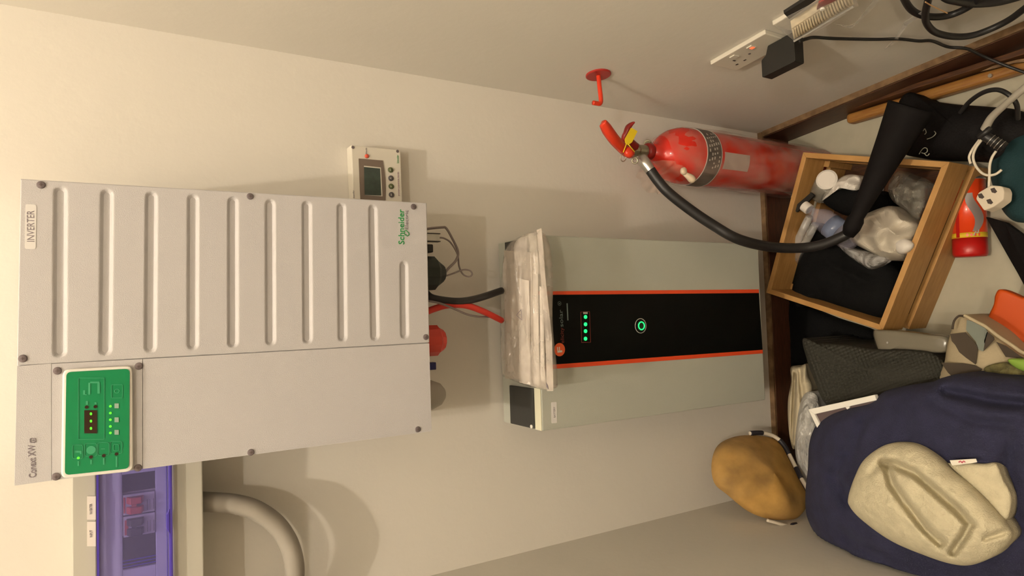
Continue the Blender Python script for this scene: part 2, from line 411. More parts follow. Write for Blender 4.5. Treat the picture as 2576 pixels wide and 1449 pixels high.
# plain left covers
capR, capL = q(130, 914), q(130, 1209)
botR, botL = q(359, 902), q(359, 1180)
g_ = V(.0006, 0, 0)
link('top_cover', S([TL, sTL-g_, capR+V(0, 0, .0002), capL+V(0, 0, .0002)], (0, .004, 0)), M['inv'], inv, bevel=.0003)
link('middle_cover', S([capL-V(0, 0, .0002), capR-V(0, 0, .0002)-g_, botR+V(0, 0, .0003)-g_, botL+V(0, 0, .0003)], (0, .004, 0)), M['inv'], inv, bevel=.0003)
link('lower_cover', S([botL-V(0, 0, .0003), botR-V(0, 0, .0003)-g_, sBL-g_, BL], (0, .004, 0)), M['inv'], inv, bevel=.0003)
for X, Y, k in [(144, 933, 0), (349, 921, 0), (141, 1199, 0), (347, 1177, 0), (631, 1138, 0), (1051, 1080, 0), (103, 465, 0), (629, 494, 0), (1040, 520, 0), (1071, 848, 0), (57, 902, 0)]:
    c = q(X, Y, YI-.0002); bm = LA(c, (0, -1, 0), [(0, .0052), (.0012, .0050), (.0016, .0042), (.0017, 0)], 20)
    s_ = link('screw', bm, M['screw'], inv, smooth=True)
    bm = B((c.x-.0022, c.y-.0020, c.z-.0004), (c.x+.0022, c.y-.0014, c.z+.0004)); box(bm, (c.x-.0004, c.y-.0020, c.z-.0022), (c.x+.0004, c.y-.0014, c.z+.0022))
    link('recess', bm, M['seam'], s_)
yp = YI-.006
bez = rounded([q(154, 1203, YI-.001), q(158, 929, YI-.001), q(333, 919.5, YI-.001), q(335, 1184, YI-.001)], .009)
pan = link('panel_bezel', S(bez, (0, -.006, 0)), M['white'], inv, bevel=.0025, bseg=3)
pn = rounded([q(163, 1195, yp-.0012), q(167, 936, yp-.0012), q(326, 927.5, yp-.0012), q(324.5, 1178, yp-.0012)], .006)
gp = link('green_panel', S(pn, (0, -.0012, 0)), M['green'], inv)
yg = yp-.0026
Q = lambda X, Y: q(X, Y, yg)
d_ = (0, -.0004, 0)
def qbox(X0, Y0, X1, Y1, y=yg): return [q(X0, Y1, y), q(X0, Y0, y), q(X1, Y0, y), q(X1, Y1, y)]
link('display', S(qbox(212, 1032, 244, 1090), (0, -.0006, 0)), M['display'], inv)
for Y in (1041, 1059.3, 1077.6):
    link('display_digit', S(rounded(qbox(226, Y-3.4, 231.5, Y+3.4, yg-.0007), .0015), d_), M['led'], inv)
for Y in (1022, 1039, 1055.8, 1072.6, 1089): link('led', disc(Q(277.6, Y), (0, -1, 0), .0016, .0006, 14), M['led'], inv)
link('led', disc(Q(197, 1152), (0, -1, 0), .0016, .0006, 14), M['led'], inv)
for X, Y in ((229, 1149.6), (261, 1146), (293, 1142), (218, 1024), (240, 1023)): link('unlit_led', disc(Q(X, Y), (0, -1, 0), .0023, .0005, 14), M['display'], inv)
for Y in (1021, 1056, 1087.5): link('indicator_icon', S(qbox(288, Y-6, 298.5, Y+6), d_), M['grey_icon'], inv)
bm = bmesh.new()
def fr(X0, Y0, X1, Y1, r=.003, t=.0006):
    pts = rounded(qbox(X0, Y0, X1, Y1), r, 3); b2 = outline_frame(pts, t, d_); me = bpy.data.meshes.new('tmp'); b2.to_mesh(me); b2.free(); bm.from_mesh(me); bpy.data.meshes.remove(me)
fr(197, 951, 262, 1105, .001); fr(280, 968, 308, 1001, .001); fr(182, 1119, 208, 1154); fr(213, 1115, 243, 1148); fr(246, 1113, 274, 1146); fr(277, 1110, 307, 1141); fr(285, 1118, 299, 1134, .002)
link('panel_print', bm, M['pale'], inv)
link('round_icon', disc(Q(229, 1132), (0, -1, 0), .0055, .0004, 20), M['pale'], inv)
link('ring_icon', ring(Q(294, 984), (0, 1, 0), .0028, .0004, 20, 4), M['pale'], inv)
for X0, Y0, X1, Y1 in [(222, 963, 227, 993), (227, 960, 250, 964), (245, 963, 251, 990), (209, 982, 214, 993), (214, 992, 218, 994), (216, 1009, 221, 1018), (238, 1012, 243, 1017),
        (189, 1134, 205, 1139), (188, 1134, 191, 1140), (201, 1139, 205, 1142), (254, 1128, 264, 1130), (195, 1160, 199, 1172), (227, 1157, 231, 1168), (259, 1152, 263, 1169), (291, 1149, 295, 1175)]:
    link('panel_symbol', S(qbox(X0, Y0, X1, Y1), d_), M['pale'], inv)
link('name_label', S(rounded([q(62, 626, YI-.0001), q(64, 513, YI-.0001), q(92, 515, YI-.0001), q(90, 627, YI-.0001)], .003), (0, -.0004, 0)), M['sticker'], inv)
text('name_label_text', 'INVERTER', q(86.5, 608, YI-.0006), q(86, 530, YI-.0006), .0082, M['ink'], inv)
text('model_text', 'Conext XW', q(91, 1200, YI-.0003), q(88.5, 1118, YI-.0003), .0082, M['ink'], inv, bold=.012)
bm = outline_frame(rounded(qbox(76, 1103, 89, 1113, YI-.0003), .001, 2), .0012, d_); slab(bm, qbox(81, 1106, 85, 1110, YI-.0003), d_)
link('model_mark', bm, M['ink'], inv)
text('brand_text', 'Schneider', q(1017, 615, YI-.0003), q(1016, 527, YI-.0003), .0110, M['ink_green'], inv, bold=.012)
text('brand_text', 'Electric', q(1027, 577, YI-.0003), q(1026.5, 529, YI-.0003), .0062, M['ink'], inv)
pts = [q(X, Y, YI-.0003) for X, Y in [(1019, 592), (1017, 586), (1017.5, 581), (1022, 579), (1024.5, 583), (1028, 585), (1029, 591), (1024, 594), (1021.5, 590)]]
link('brand_logo', outline_frame(pts, .0013, d_), M['ink_green'], inv)
# glands and plugs under the inverter
zb = 1.334
def below(name, X, Y, y, prof, m, label=None, seg=24):
    """fitting hanging under the case: X,Y = visible lower end"""
    p = q(X, Y, y); tp = V(p.x, y, zb+.002); return p, tp
p = q(1117, 688, -.13); g = link('black_gland', LA((p.x, -.13, 1.345), (0, 0, -1), [(0, .028), (.02, .028), (.022, .034), (1.345-p.z-.024, .034), (1.345-p.z-.016, .026), (1.345-p.z-.003, .017), (1.345-p.z, .012), (1.345-p.z+.001, 0)], 12), M['black_gland'], inv)
p = q(1117, 855, -.13); link('red_gland', LA((p.x, -.13, 1.345), (0, 0, -1), [(0, .030), (.012, .030), (.014, .031), (1.345-p.z-.018, .031), (1.345-p.z-.014, .026), (1.345-p.z-.003, .020), (1.345-p.z, .014), (1.345-p.z+.001, 0)], 12), M['red_cap'], inv)
p = q(1119, 990, -.12); link('grey_gland', LA((p.x, -.12, 1.345), (0, 0, -1), [(0, .030), (1.345-p.z-.030, .029), (1.345-p.z-.012, .022), (1.345-p.z-.003, .012), (1.345-p.z, 0)], 24), M['conduit'], inv, smooth=True)
p = q(1092, 920, -.16); link('blue_connector', B((p.x-.007, -.17, p.z), (p.x+.007, -.155, 1.345)), mat('dark_blue_plastic', (.01, .01, .09), .4), inv, bevel=.001)
p = q(1085, 626, -.13); link('black_connector', B((p.x-.008, -.14, p.z), (p.x+.008, -.12, 1.345)), M['black_plastic'], inv, bevel=.002)
a = q(1103, 607, -.13); b = q(1104, 590, -.13)
pj = link('network_plug', B((a.x, -.136, a.z), (b.x, -.124, 1.345)), film('clear_plug', (.8, .78, .7), .6, .1, .1), inv)
for xx in (a.x-.001, b.x+.001): link('plug_edge', B((xx-.0008, -.137, a.z-.0015), (xx+.0008, -.123, 1.345)), M['black_plastic'], pj)

# ================================================================== CABLES BETWEEN INVERTER AND BATTERY
pb = [q(X, Y, y) for X, Y, y in [(1070, 735, -.11), (1090, 750, -.12), (1150, 758, -.13), (1200, 751, -.12), (1262, 731, -.09)]]
tag(link('power_cable', T(pb, .0075), M['black'], smooth=True), 'thick black power cable curving from the inverter down to the battery top', 'cable')
pr = [q(X, Y, y) for X, Y, y in [(1072, 785, -.12), (1092, 777, -.12), (1125, 768, -.125), (1170, 768, -.125), (1215, 783, -.11), (1262, 806, -.08)]]
tag(link('power_cable', T(pr, .0068), M['red_cable'], smooth=True), 'thick red power cable curving from the inverter down to the battery top', 'cable')
pg = [q(X, Y, y) for X, Y, y in [(1065, 578, -.10), (1080, 575, -.10), (1112, 572, -.10), (1122, 574, -.10), (1135, 595, -.105), (1152, 632, -.11), (1147, 655, -.12), (1128, 675, -.13), (1119, 687, -.13)]]
tag(link('data_cable', T(pg, .0026, 8), M['grey_cable'], smooth=True), 'thin grey cable arching from under the inverter to the black gland', 'cable')
pg = [q(X, Y, y) for X, Y, y in [(1104, 598, -.13), (1118, 600, -.125), (1135, 612, -.118), (1151, 640, -.112), (1155, 670, -.11), (1165, 690, -.11), (1180, 696, -.11), (1188, 690, -.11), (1182, 681, -.11), (1165, 679, -.115), (1140, 688, -.12), (1119, 695, -.13)]]
tag(link('data_cable', T(pg, .0018, 8), M['grey_cable'], smooth=True), 'thin grey cable with a small loop hanging below the clear network plug', 'cable')
pg = [q(X, Y, y) for X, Y, y in [(1078, 757, -.14), (1110, 764, -.14), (1145, 778, -.135), (1175, 791, -.125), (1205, 797, -.11), (1235, 797, -.09)]]
tag(link('data_cable', T(pg, .0022, 8), M['grey_cable'], smooth=True), 'thin grey cable crossing the red power cable below the inverter', 'cable')

# ================================================================== SYSTEM CONTROL PANEL
YS = -.030
scp = thing('control_panel', (-.25, 0, 1.29), 'small off-white wall display panel with red button at the right edge of the inverter', 'control panel')
s_ = lambda X, Y, y=YS: ay(X, Y, y)
pTR, pBR = s_(883, 364.5), s_(1008, 377)
pTL, pBL = s_(890, 530), s_(1014, 541)
link('housing', S([pTL, pTR, pBR, pBL], (0, .0295, 0)), M['scp'], scp, bevel=.002)
e = -.0012
link('screen_bezel', S([s_(X, Y, YS-.0002) for X, Y in [(902, 399), (962.5, 404), (966, 425), (969, 448), (970, 475), (969, 503), (969.5, 535), (908, 531), (905, 480)]], (0, e, 0)), M['bezel'], scp)
link('screen_rim', S([s_(X, Y, YS-.0015) for X, Y in [(915.5, 417), (958, 421.5), (962, 494), (918, 491)]], (0, -.0006, 0)), M['scp'], scp)
link('screen', S([s_(X, Y, YS-.0022) for X, Y in [(915.5, 420), (956, 424), (959, 492), (917.5, 490.5)]], (0, -.0005, 0)), M['lcd'], scp)
for i, (X, Y) in enumerate([(982, 427.7), (982.8, 448.5), (983.6, 469), (984.3, 490)]):
    bt = link('round_button', disc(s_(X, Y, YS-.0002), (0, -1, 0), .0056, .0022, 24, .0012), M['btn_green'] if i in (0, 2) else M['btn_dark'], scp, smooth=True)
    c = s_(X, Y, YS-.0036)
    if i in (1, 2):
        k = -1 if i == 1 else 1
        link('arrow_mark', S([c+V(-.0024, 0, .0012*k), c+V(.0024, 0, .0012*k), c+V(0, 0, -.0018*k)], (0, -.0003, 0)), M['fe_print'], bt)
    else: link('button_mark', B((c.x-.0022, c.y-.0003, c.z-.0008), (c.x+.0022, c.y, c.z+.0008)), M['fe_print'], bt)
link('red_button', disc(s_(922.4, 393, YS-.0002), (0, -1, 0), .0042, .002, 24, .0015), M['red_btn'], scp, smooth=True)
for X, Y in ((887.6, 370.8), (1000, 380.7)): link('screw', disc(s_(X, Y, YS-.0002), (0, -1, 0), .0031, .0008, 16), M['screw'], scp)
text('status_text', 'Fault', s_(923.5, 387, YS-.0004), s_(922.5, 372, YS-.0004), .003, M['ink'], scp)
text('brand_text', 'Schneider', s_(1003.5, 411, YS-.0004), s_(1002.5, 390, YS-.0004), .0045, M['ink_green'], scp)
text('title_text', 'SYSTEM CONTROL PANEL', s_(1005.5, 493, YS-.0004), s_(1003, 432, YS-.0004), .0028, M['ink_purple'], scp)
text('status_text', 'Standby', s_(892, 498, YS-.0004), s_(890.5, 479, YS-.0004), .003, M['ink'], scp)

# ================================================================== BATTERY
YB = -.17
bat = thing('battery', (-.57, 0, .357), 'tall grey wall battery with black centre strip, orange lines and green lights', 'battery')
b_ = lambda X, Y, y=YB: ay(X, Y, y)
x0, x1, z0, z1 = -.775, -.3655, .3568, 1.0598
link('case', B((x0, YB, z0), (x1, -.012, z1)), M['batt'], bat, bevel=.003)
link('top_edge', B((x0+.001, YB+.001, z1), (x1-.001, YB+.024, z1+.0012)), M['cream'], bat)  # cream colour paints the light falling on the front lip of the top
for xa, xb in ((-.772, -.688), (-.452, -.369)):
    link('terminal_cover', S([V(xb, -.052, z1), V(xb, -.146, z1), V(xa, -.146, z1), V(xa, -.052, z1)], (0, 0, .006)), M['term'], bat, bevel=.001)
link('corner_screw', disc(V(-.768, -.14, z1), (0, 0, 1), .004, .008, 12), M['white'], bat)
e = (0, -.0006, 0)
link('front_strip', S([b_(1345, 742, YB-.0002), b_(1908.5, 737, YB-.0002), b_(1918, 883, YB-.0002), b_(1364, 927, YB-.0002)][::-1], (0, -.0006, 0)), M['black_gloss'], bat)
link('orange_line', S([b_(1345, 733, YB-.0002), b_(1908, 728, YB-.0002), b_(1908.5, 737, YB-.0002), b_(1345, 742, YB-.0002)], (0, -.001, 0)), M['orange_line'], bat)
link('orange_line', S([b_(1364, 919, YB-.0002), b_(1917.5, 880, YB-.0002), b_(1918.5, 889, YB-.0002), b_(1364, 930, YB-.0002)], (0, -.001, 0)), M['orange_line'], bat)
yl = YB-.0012
lg = link('logo_disc', disc(b_(1407.5, 879.5, yl), (0, -1, 0), .0140, .0005, 32), M['orange_logo'], bat)
text('logo_letter', 'F', b_(1414, 886, yl-.0008), b_(1413, 872, yl-.0008), .012, M['white'], bat, bold=.02)
text('brand_text', 'elicity', b_(1419, 863, yl-.0001), b_(1417, 824, yl-.0001), .0085, M['ink_dimred'], bat)
text('brand_text', 'solar', b_(1417, 822, yl-.0001), b_(1415, 779, yl-.0001), .0095, M['ink_dim'], bat)
text('registered_mark', 'R', b_(1410, 765.5, yl-.0001), b_(1410, 761, yl-.0001), .004, M['ink_dim'], bat)
link('registered_ring', ring(b_(1407.5, 763.5, yl), (0, 1, 0), .0042, .0004, 20, 4), M['ink_dim'], bat)
link('slogan_line', S([b_(1427, 806, yl), b_(1425, 763, yl), b_(1428, 763, yl), b_(1430, 806, yl)], (0, -.0002, 0)), M['ink_dim'], bat)
link('led_window', outline_frame([b_(X, Y, yl) for X, Y in [(1463, 861.5), (1461, 785), (1483, 784), (1485.5, 861)]], .0011, (0, -.0004, 0)), M['ink_dimred'], bat)
for Y in (797.4, 815.8, 833, 852): link('led', disc(b_(1472.6, Y, yl), (0, -1, 0), .0042, .0012, 18, .001), M['ledb'], bat, smooth=True)
link('gauge_tip', S([b_(X, Y, yl) for X, Y in [(1467, 790), (1467, 784), (1478, 784), (1478, 790)]], (0, -.0004, 0)), M['fe_print'], bat)
c = b_(1611.6, 819.6, yl)
link('button_ring', ring(c, (0, 1, 0), .0165, .0010, 40, 6), M['fe_print'], bat)
link('power_button', disc(c+V(0, -.0003, 0), (0, -1, 0), .0125, .002, 30), M['black_plastic'], bat)
link('light_ring', ring(c+V(0, -.003, 0), (0, 1, 0), .0088, .0013, 40, 8), M['ledb'], bat)
link('name_label', S(rounded([b_(1387.5, 1065, YB-.0001), b_(1386.5, 1012, YB-.0001), b_(1400, 1011, YB-.0001), b_(1401, 1064, YB-.0001)], .002), (0, -.0004, 0)), M['sticker'], bat)
text('name_label_text', 'BATTERY', b_(1397.5, 1050, YB-.0006), b_(1396.5, 1023, YB-.0006), .0045, M['ink'], bat)

# ================================================================== PLASTIC PACKET ON THE BATTERY
pk = thing('document_packet', (-.52, -.15, 1.067), 'clear plastic bag with folded white papers lying on top of the battery', 'plastic bag')
def packz(p, s): return .004*math.sin(p[0]*.16+p[1]*.012) + .003*math.sin(p[0]*.35 - p[1]*.02)
bm = heap([(1262, 930), (1258, 800), (1262, 690), (1275, 620), (1320, 590), (1352, 582), (1366, 600), (1374, 700), (1382, 830), (1386, 950), (1380, 980), (1330, 972), (1275, 950)], 1.077, 1.098, 1.067, rings=14, n=5, amp=.0025, freq=25, ridged=.5, zf=packz, power=4)
link('clear_bag', bm, M['packfilm'], pk, smooth=True)
def sheet(pts, z, m, name, parent, th=.0015, dz=0):
    return link(name, S([az(X, Y, z + (dz*i/len(pts))) for i, (X, Y) in enumerate(pts)], (0, 0, -th)), m, parent)
for k, (Xa, Xb, Ya, Yb, zz_, mm) in enumerate([(1268, 1352, 630, 958, 1.084, 'paper_dim'), (1304, 1330, 700, 968, 1.088, 'paper'), (1340, 1352, 640, 970, 1.089, 'paper'), (1357, 1366, 720, 962, 1.088, 'paper')]):
    sheet([(Xa, Ya), (Xb, Ya+6), (Xb+4, Yb), (Xa+3, Yb-6)], zz_, M[mm], 'folded_paper', pk)
bm = S([az(X, Y, 1.103) for X, Y in [(1350, 578), (1362, 574), (1372, 700), (1388, 850), (1392, 984), (1376, 984), (1372, 860), (1362, 720)]], (0, 0, -.0006))
link('bag_flap', bm, M['packfilm'], pk)
tri = [az(X, Y, 1.1035) for X, Y in [(1299, 793), (1313, 805), (1311, 779)]]
link('recycling_mark', outline_frame(tri, .0012, (0, 0, .0004)), M['ink'], pk)
link('recycling_mark', outline_frame([az(X, Y, 1.1035) for X, Y in [(1308, 790), (1309, 793)]], .0012, (0, 0, .0004)), M['ink'], pk)
link('dark_corner_mark', S([az(X, Y, 1.104) for X, Y in [(1374, 962), (1378, 970), (1380, 979), (1375, 974)]], (0, 0, .0005)), M['ink'], pk)

# ================================================================== BREAKER BOX
YD = -.09
br = thing('breaker_box', (-.88, 0, 1.69), 'white breaker box with violet see-through cover half hidden behind the inverter', 'breaker box')
k_ = lambda X, Y, y=YD: ay(X, Y, y)
zt, zl = k_(180, 1300).z, k_(512, 1300).z; xr = -.742; xl = k_(437, 1449).x-.045
bxl = -1.035
link('case', B((bxl, -.065, zl), (xr, 0, zt)), M['grey_pvc'], br, bevel=.004)
cz0, cz1 = k_(433, 1300).z, k_(243, 1300).z
bm = bmesh.new()
box(bm, (bxl, YD+.003, cz1), (xr, -.066, zt)); box(bm, (bxl, YD+.003, zl), (xr, -.066, cz0)); box(bm, (bxl, YD+.003, cz0), (bxl+.03, -.066, cz1))
link('front_frame', bm, M['grey_pvc'], br, bevel=.002)
def kz(X, y=-.078): return k_(X, 1300, y).z
def kx(Y, X=350, y=-.078): return k_(X, Y, y).x
wz1, wz0 = kz(308), kz(392); xa, xb = kx(1428), kx(1190)
bm = bmesh.new()
box(bm, (bxl+.03, -.076, wz1), (xr, -.066, cz1)); box(bm, (bxl+.03, -.076, cz0), (xr, -.066, wz0)); box(bm, (bxl+.03, -.076, wz0), (xa, -.066, wz1)); box(bm, (xb, -.076, wz0), (xr, -.066, wz1))
link('inner_mask', bm, M['dinplate'], br, bevel=.001)
link('blank_slot', B((xa, -.070, wz0), (kx(1347), -.066, wz1)), M['slot'], br)
link('blank_slot', B((kx(1236), -.070, wz0), (xb, -.066, wz1)), M['slot'], br)
for Ya, Yb, mt in ((1240, 1292, 'brk_red'), (1294, 1347, 'brk_blk')):
    xx0, xx1 = kx(Yb), kx(Ya)
    bk = link('circuit_breaker', B((xx0+.0005, -.078, wz0+.001), (xx1-.0005, -.060, wz1-.001)), M['brk'], br, bevel=.0008)
    zc = kz(338)
    for f in (.08, .55):
        a = xx0+(xx1-xx0)*f
        link('toggle', S([V(a, -.076, zc+.012), V(a, -.090, zc+.006), V(a, -.090, zc-.010), V(a, -.076, zc-.014)], ((xx1-xx0)*.33, 0, 0)), M[mt], bk, bevel=.001)
    link('toggle_bar', B((xx0+(xx1-xx0)*.08, -.086, zc-.003), (xx0+(xx1-xx0)*.88, -.079, zc+.004)), M[mt], bk)
    bm = bmesh.new()
    for dz in (.018, .022, .027): box(bm, (xx0+.004, -.0788, zc-dz-.001), (xx1-.012, -.078, zc-dz))
    link('breaker_print', bm, M['ink'], bk)
    if mt == 'brk_blk': link('red_print', B((xx0+.004, -.0788, wz1-.008), (xx1-.006, -.078, wz1-.003)), M['brk_red'], bk)
    else: link('red_print', B((xx0+.004, -.0788, wz1-.004), (xx1-.004, -.078, wz1-.0015)), M['brk_red'], bk)
dr = link('clear_door', B((bxl+.031, -.0925, cz0+.002), (xr, -.0905, cz1-.001)), M['violet'], br)
link('door_lip', B((bxl+.031, -.097, cz0), (xr, -.0905, cz0+.005)), M['violet_edge'], br, bevel=.001)
link('door_lip', B((bxl+.031, -.094, cz1-.003), (xr, -.0905, cz1)), M['violet_edge'], br)
bm = S([V(kx(1340, 430, YD), -.098, cz0+.004), V(kx(1325, 430, YD), -.098, cz0+.009), V(kx(1290, 430, YD), -.098, cz0+.009), V(kx(1275, 430, YD), -.098, cz0+.004)], (0, .007, 0))
link('door_pull', bm, M['violet_edge'], br, bevel=.001)
bm = bmesh.new()
for Xx in (420,): 
    z_ = kz(Xx); box(bm, (bxl+.035, -.0772, z_-.0006), (xr, -.076, z_+.0006))
for Yy in (1405, 1413, 1421):
    x_ = kx(Yy); box(bm, (x_-.0006, -.0772, wz0), (x_+.0006, -.076, wz1))
link('mask_grooves', bm, M['violet_edge'], br)
def qb2(X0, Y0, X1, Y1, y): return [ay(X0, Y1, y), ay(X0, Y0, y), ay(X1, Y0, y), ay(X1, Y1, y)]
link('white_label', S(qb2(219, 1248, 241, 1307, YD+.0025), (0, -.0006, 0)), M['paper'], br)
link('white_label', S(qb2(219, 1312, 241, 1374, YD+.0025), (0, -.0006, 0)), M['paper'], br)
text('label_text', 'INVERTER', ay(232, 1293, YD+.0015), ay(231.5, 1267, YD+.0015), .0035, M['ink'], br)
text('label_text', 'INPUT', ay(232.5, 1351, YD+.0015), ay(232, 1333, YD+.0015), .0035, M['ink'], br)
cpts = [ay(X, Y, y) for X, Y, y in [(505, 1262, -.045), (545, 1264, -.05), (590, 1268, -.055), (640, 1282, -.06), (690, 1315, -.06), (722, 1358, -.06), (738, 1405, -.06), (741, 1452, -.055), (730, 1500, -.05), (700, 1560, -.04)]]
tag(link('flexible_conduit', T(cpts, .0165, 20, 26, ridge=.07, rn=2), M['conduit'], smooth=True), 'fat grey corrugated conduit bending down out of the breaker box', 'conduit')

# ================================================================== FIRE EXTINGUISHER
EX, EY = -.138, -.112
fe = thing('fire_extinguisher', (EX, EY, 0), 'red carbon dioxide fire extinguisher standing in the corner with black hose and horn', 'fire extinguisher')
prof = [(0, .0), (0, .066), (.006, .072), (.56, .072), (.585, .070), (.61, .062), (.632, .048), (.646, .032), (.652, .022), (.672, .020)]
link('cylinder', LA((EX, EY, 0), (0, 0, 1), prof, 48), M['fe'], fe, smooth=True)
zc0, zc1 = ay(1815, 400, EY-.07).z, ay(1780, 400, EY-.07).z
link('label_band', LA((EX, EY, zc0), (0, 0, 1), [(0, .0725), (0, .0732), (zc1-zc0, .0732), (zc1-zc0, .0725)], 48), M['fe_label'], fe, smooth=False)
bm = bmesh.new()
for zz_ in (zc0-.001, zc1): lathe(bm, (EX, EY, zz_), (0, 0, 1), [(0, .0725), (0, .0738), (.0015, .0738), (.0015, .0725)], 48)
link('label_border', bm, M['fe_print'], fe)
bm = bmesh.new()
for r_ in range(5):
    for a in range(9):
        if random.random() < .25: continue
        th = math.radians(-128 + a*9 + r_*2); zz_ = zc1-.010-r_*.0085
        w2 = math.radians(3 + random.random()*3)
        pts = [V(EX+.0736*math.cos(t), EY+.0736*math.sin(t), z) for t, z in ((th, zz_), (th+w2, zz_), (th+w2, zz_+.004), (th, zz_+.004))]
        slab(bm, pts, V(math.cos(th), math.sin(th), 0)*.0004)
link('label_print', bm, M['fe_print'], fe)
bm = bmesh.new()
for i in range(8):
    th = math.radians(-122+i*4.2); z1_, z0_ = ay(1823, 410, EY-.07).z, ay(1885, 410, EY-.07).z
    pts = [V(EX+.0728*math.cos(t), EY+.0728*math.sin(t), z) for t, z in ((th, z0_), (th+math.radians(4.2), z0_), (th+math.radians(4.2), z1_), (th, z1_))]
    slab(bm, pts, V(math.cos(th), math.sin(th), 0)*.0005)
link('white_label', bm, M['fe_label2'], fe)
link('neck_ring', LA((EX, EY, .668), (0, 0, 1), [(0, .019), (.004, .021), (.016, .021), (.02, .017)], 24), M['fe_dark'], fe, smooth=True)
vb = bmesh.new(); lathe(vb, (EX, EY, .684), (0, 0, 1), [(0, .014), (.01, .015), (.03, .014), (.036, .018), (.052, .018), (.056, .012)], 16)
E_ = lambda X, Y, y: ay(X, Y, y)
vA, vB = E_(1630, 362, -.10), E_(1600, 405, -.14)
tube(vb, [E_(1632, 360, -.10), E_(1625, 375, -.11)], .0085, 16)
tube(vb, [E_(1622, 398, -.125), E_(1613, 402, -.13)], .012, 6)
link('valve_body', vb, M['chrome'], fe, smooth=False, bevel=.001)
link('valve_cap', ring(E_(1629, 361, -.102), ray(1629, 361), .0075, .0025, 20, 8), M['chrome'], fe, smooth=True)
link('valve_cap', ring(E_(1597, 404, -.15), ray(1597, 404), .0065, .0022, 20, 8), M['chrome'], fe, smooth=True)
link('hose_coupling', T([E_(1612, 398, -.135), E_(1624, 412, -.145), E_(1640, 434, -.155)], [.013, .0145, .0125], 12, 4), M['silver'], fe, smooth=True)
def bent(pts, wid, thick, m, name, dome=True):
    """strap swept along pts: width across the view, thickness in depth"""
    P = cr(pts, 6); bm = bmesh.new(); rr = []; n = len(P)
    for i, p in enumerate(P):
        t = (P[min(i+1, n-1)]-P[max(i-1, 0)]).normalized(); s = t.cross(V(0, 1, 0)).normalized(); u = i/(n-1)*(len(wid)-1); j = min(int(u), len(wid)-2); w_ = wid[j]*(1-(u-j))+wid[j+1]*(u-j)
        rr.append([bm.verts.new(p+s*w_*.5*a+V(0, b*thick, 0)) for a, b in ((-1, .5), (-1, -.1), (-.6, -.5), (0, -.62), (.6, -.5), (1, -.1), (1, .5))])
    for a, b in zip(rr, rr[1:]):
        for k in range(7): bm.faces.new((a[k], a[(k+1) % 7], b[(k+1) % 7], b[k]))
    bm.faces.new(rr[0][::-1]); bm.faces.new(rr[-1])
    return link(name, bm, m, fe, smooth=True)
bent([E_(1517, 308, -.20), E_(1527, 322, -.195), E_(1545, 347, -.185), E_(1563, 367, -.17), E_(1578, 380, -.155), E_(1590, 388, -.14)], [.014, .025, .026, .025, .025, .018], .016, M['fe2'], 'squeeze_lever')
bent([E_(1592, 309, -.17), E_(1583, 318, -.165), E_(1577, 332, -.16), E_(1574, 350, -.15), E_(1590, 362, -.135), E_(1604, 372, -.12)], [.006, .012, .011, .020, .026, .022], .012, M['fe_dark'], 'carry_handle')
link('lever_nub', disc(E_(1580, 384, -.165), (0, -1, 0), .013, .006, 24, .006), M['fe2'], fe, smooth=True)
link('safety_pin', ring(E_(1568, 396, -.16), (.25, 1, .1), .009, .0012, 30, 8), M['steel'], fe, smooth=True)
ty = -.185
link('seal_tag', S(rounded([E_(1588, 321, ty), E_(1604, 330, ty), E_(1590, 358, ty), E_(1580, 365, ty), E_(1574, 360, ty), E_(1572, 350, ty)], .002, 3), (0, .0014, 0)), M['yellow'], fe)
bm = T([E_(1576, 361, ty), E_(1572, 372, ty), E_(1568, 383, ty+.008)], .0011, 8, 4)
link('seal_strap', bm, M['yellow'], fe); link('seal_strap', T([E_(1580, 362, ty), E_(1588, 372, ty), E_(1596, 381, ty+.01)], .0011, 8, 4), M['yellow'], fe)
hp = [E_(1636, 428, -.155), E_(1655, 455, -.165), E_(1681, 484, -.18), E_(1734, 526, -.205), E_(1795, 567, -.235), E_(1856, 601, -.265), az(1931, 620, .44), az(2007, 624, .36), az(2066, 616, .32), az(2119, 595, .29), az(2140, 582, .285)]
link('hose', T(hp, .0125, 16, 8), M['black'], fe, smooth=True)
h0, h1 = az(2133, 592, .285), az(2292, 268, .285)
h2 = h0.lerp(h1, .62)
ax = (h1-h0); L = ax.length
link('horn', LA(h0, ax, [(0, .014), (.02, .020), (.04, .020), (.05, .016), (L*.25, .019), (L*.5, .028), (L*.75, .038), (L*.97, .048), (L, .050), (L, .046), (L*.9, .040)], 32), M['horn'], fe, smooth=True)
# clear bag pulled round the cylinder
bm = bmesh.new()
def bagr(h, a):
    r = .077 + .006*noise.noise(V(math.cos(a)*2, math.sin(a)*2, h*8)) + .003*noise.noise(V(math.cos(a)*9, math.sin(a)*9, h*22))
    r += .012*max(0, math.sin(a*1+2.6))*(h/.6)*0
    if h > .55: r *= max(.30, 1 - ((h-.55)/.115)**1.6*.60)
    return r
rr = []
for i in range(41):
    h = .012 + i*.0158; row = []
    for k in range(60):
        a = 2*math.pi*k/60; r = bagr(h, a)
        da = (a - math.radians(235) + math.pi) % (2*math.pi) - math.pi          # the gathered side
        r += .022*math.exp(-(da/.35)**2)*min(1, h/.25)*(.4+.6*math.exp(-((h-.58)/.12)**2))
        row.append(bm.verts.new((EX+r*math.cos(a), EY+min(.1, r*math.sin(a)), h)))
    rr.append(row)
for a, b in zip(rr, rr[1:]):
    for k in range(60): bm.faces.new((a[k], a[(k+1) % 60], b[(k+1) % 60], b[k]))
bag = thing('extinguisher_bag', (EX, EY, .012), 'clear plastic bag knotted around the red fire extinguisher', 'plastic bag')
link('bag_film', bm, M['bagfilm'], bag, smooth=True)
kn = E_(1714, 432, -.20)
bm = bmesh.new()
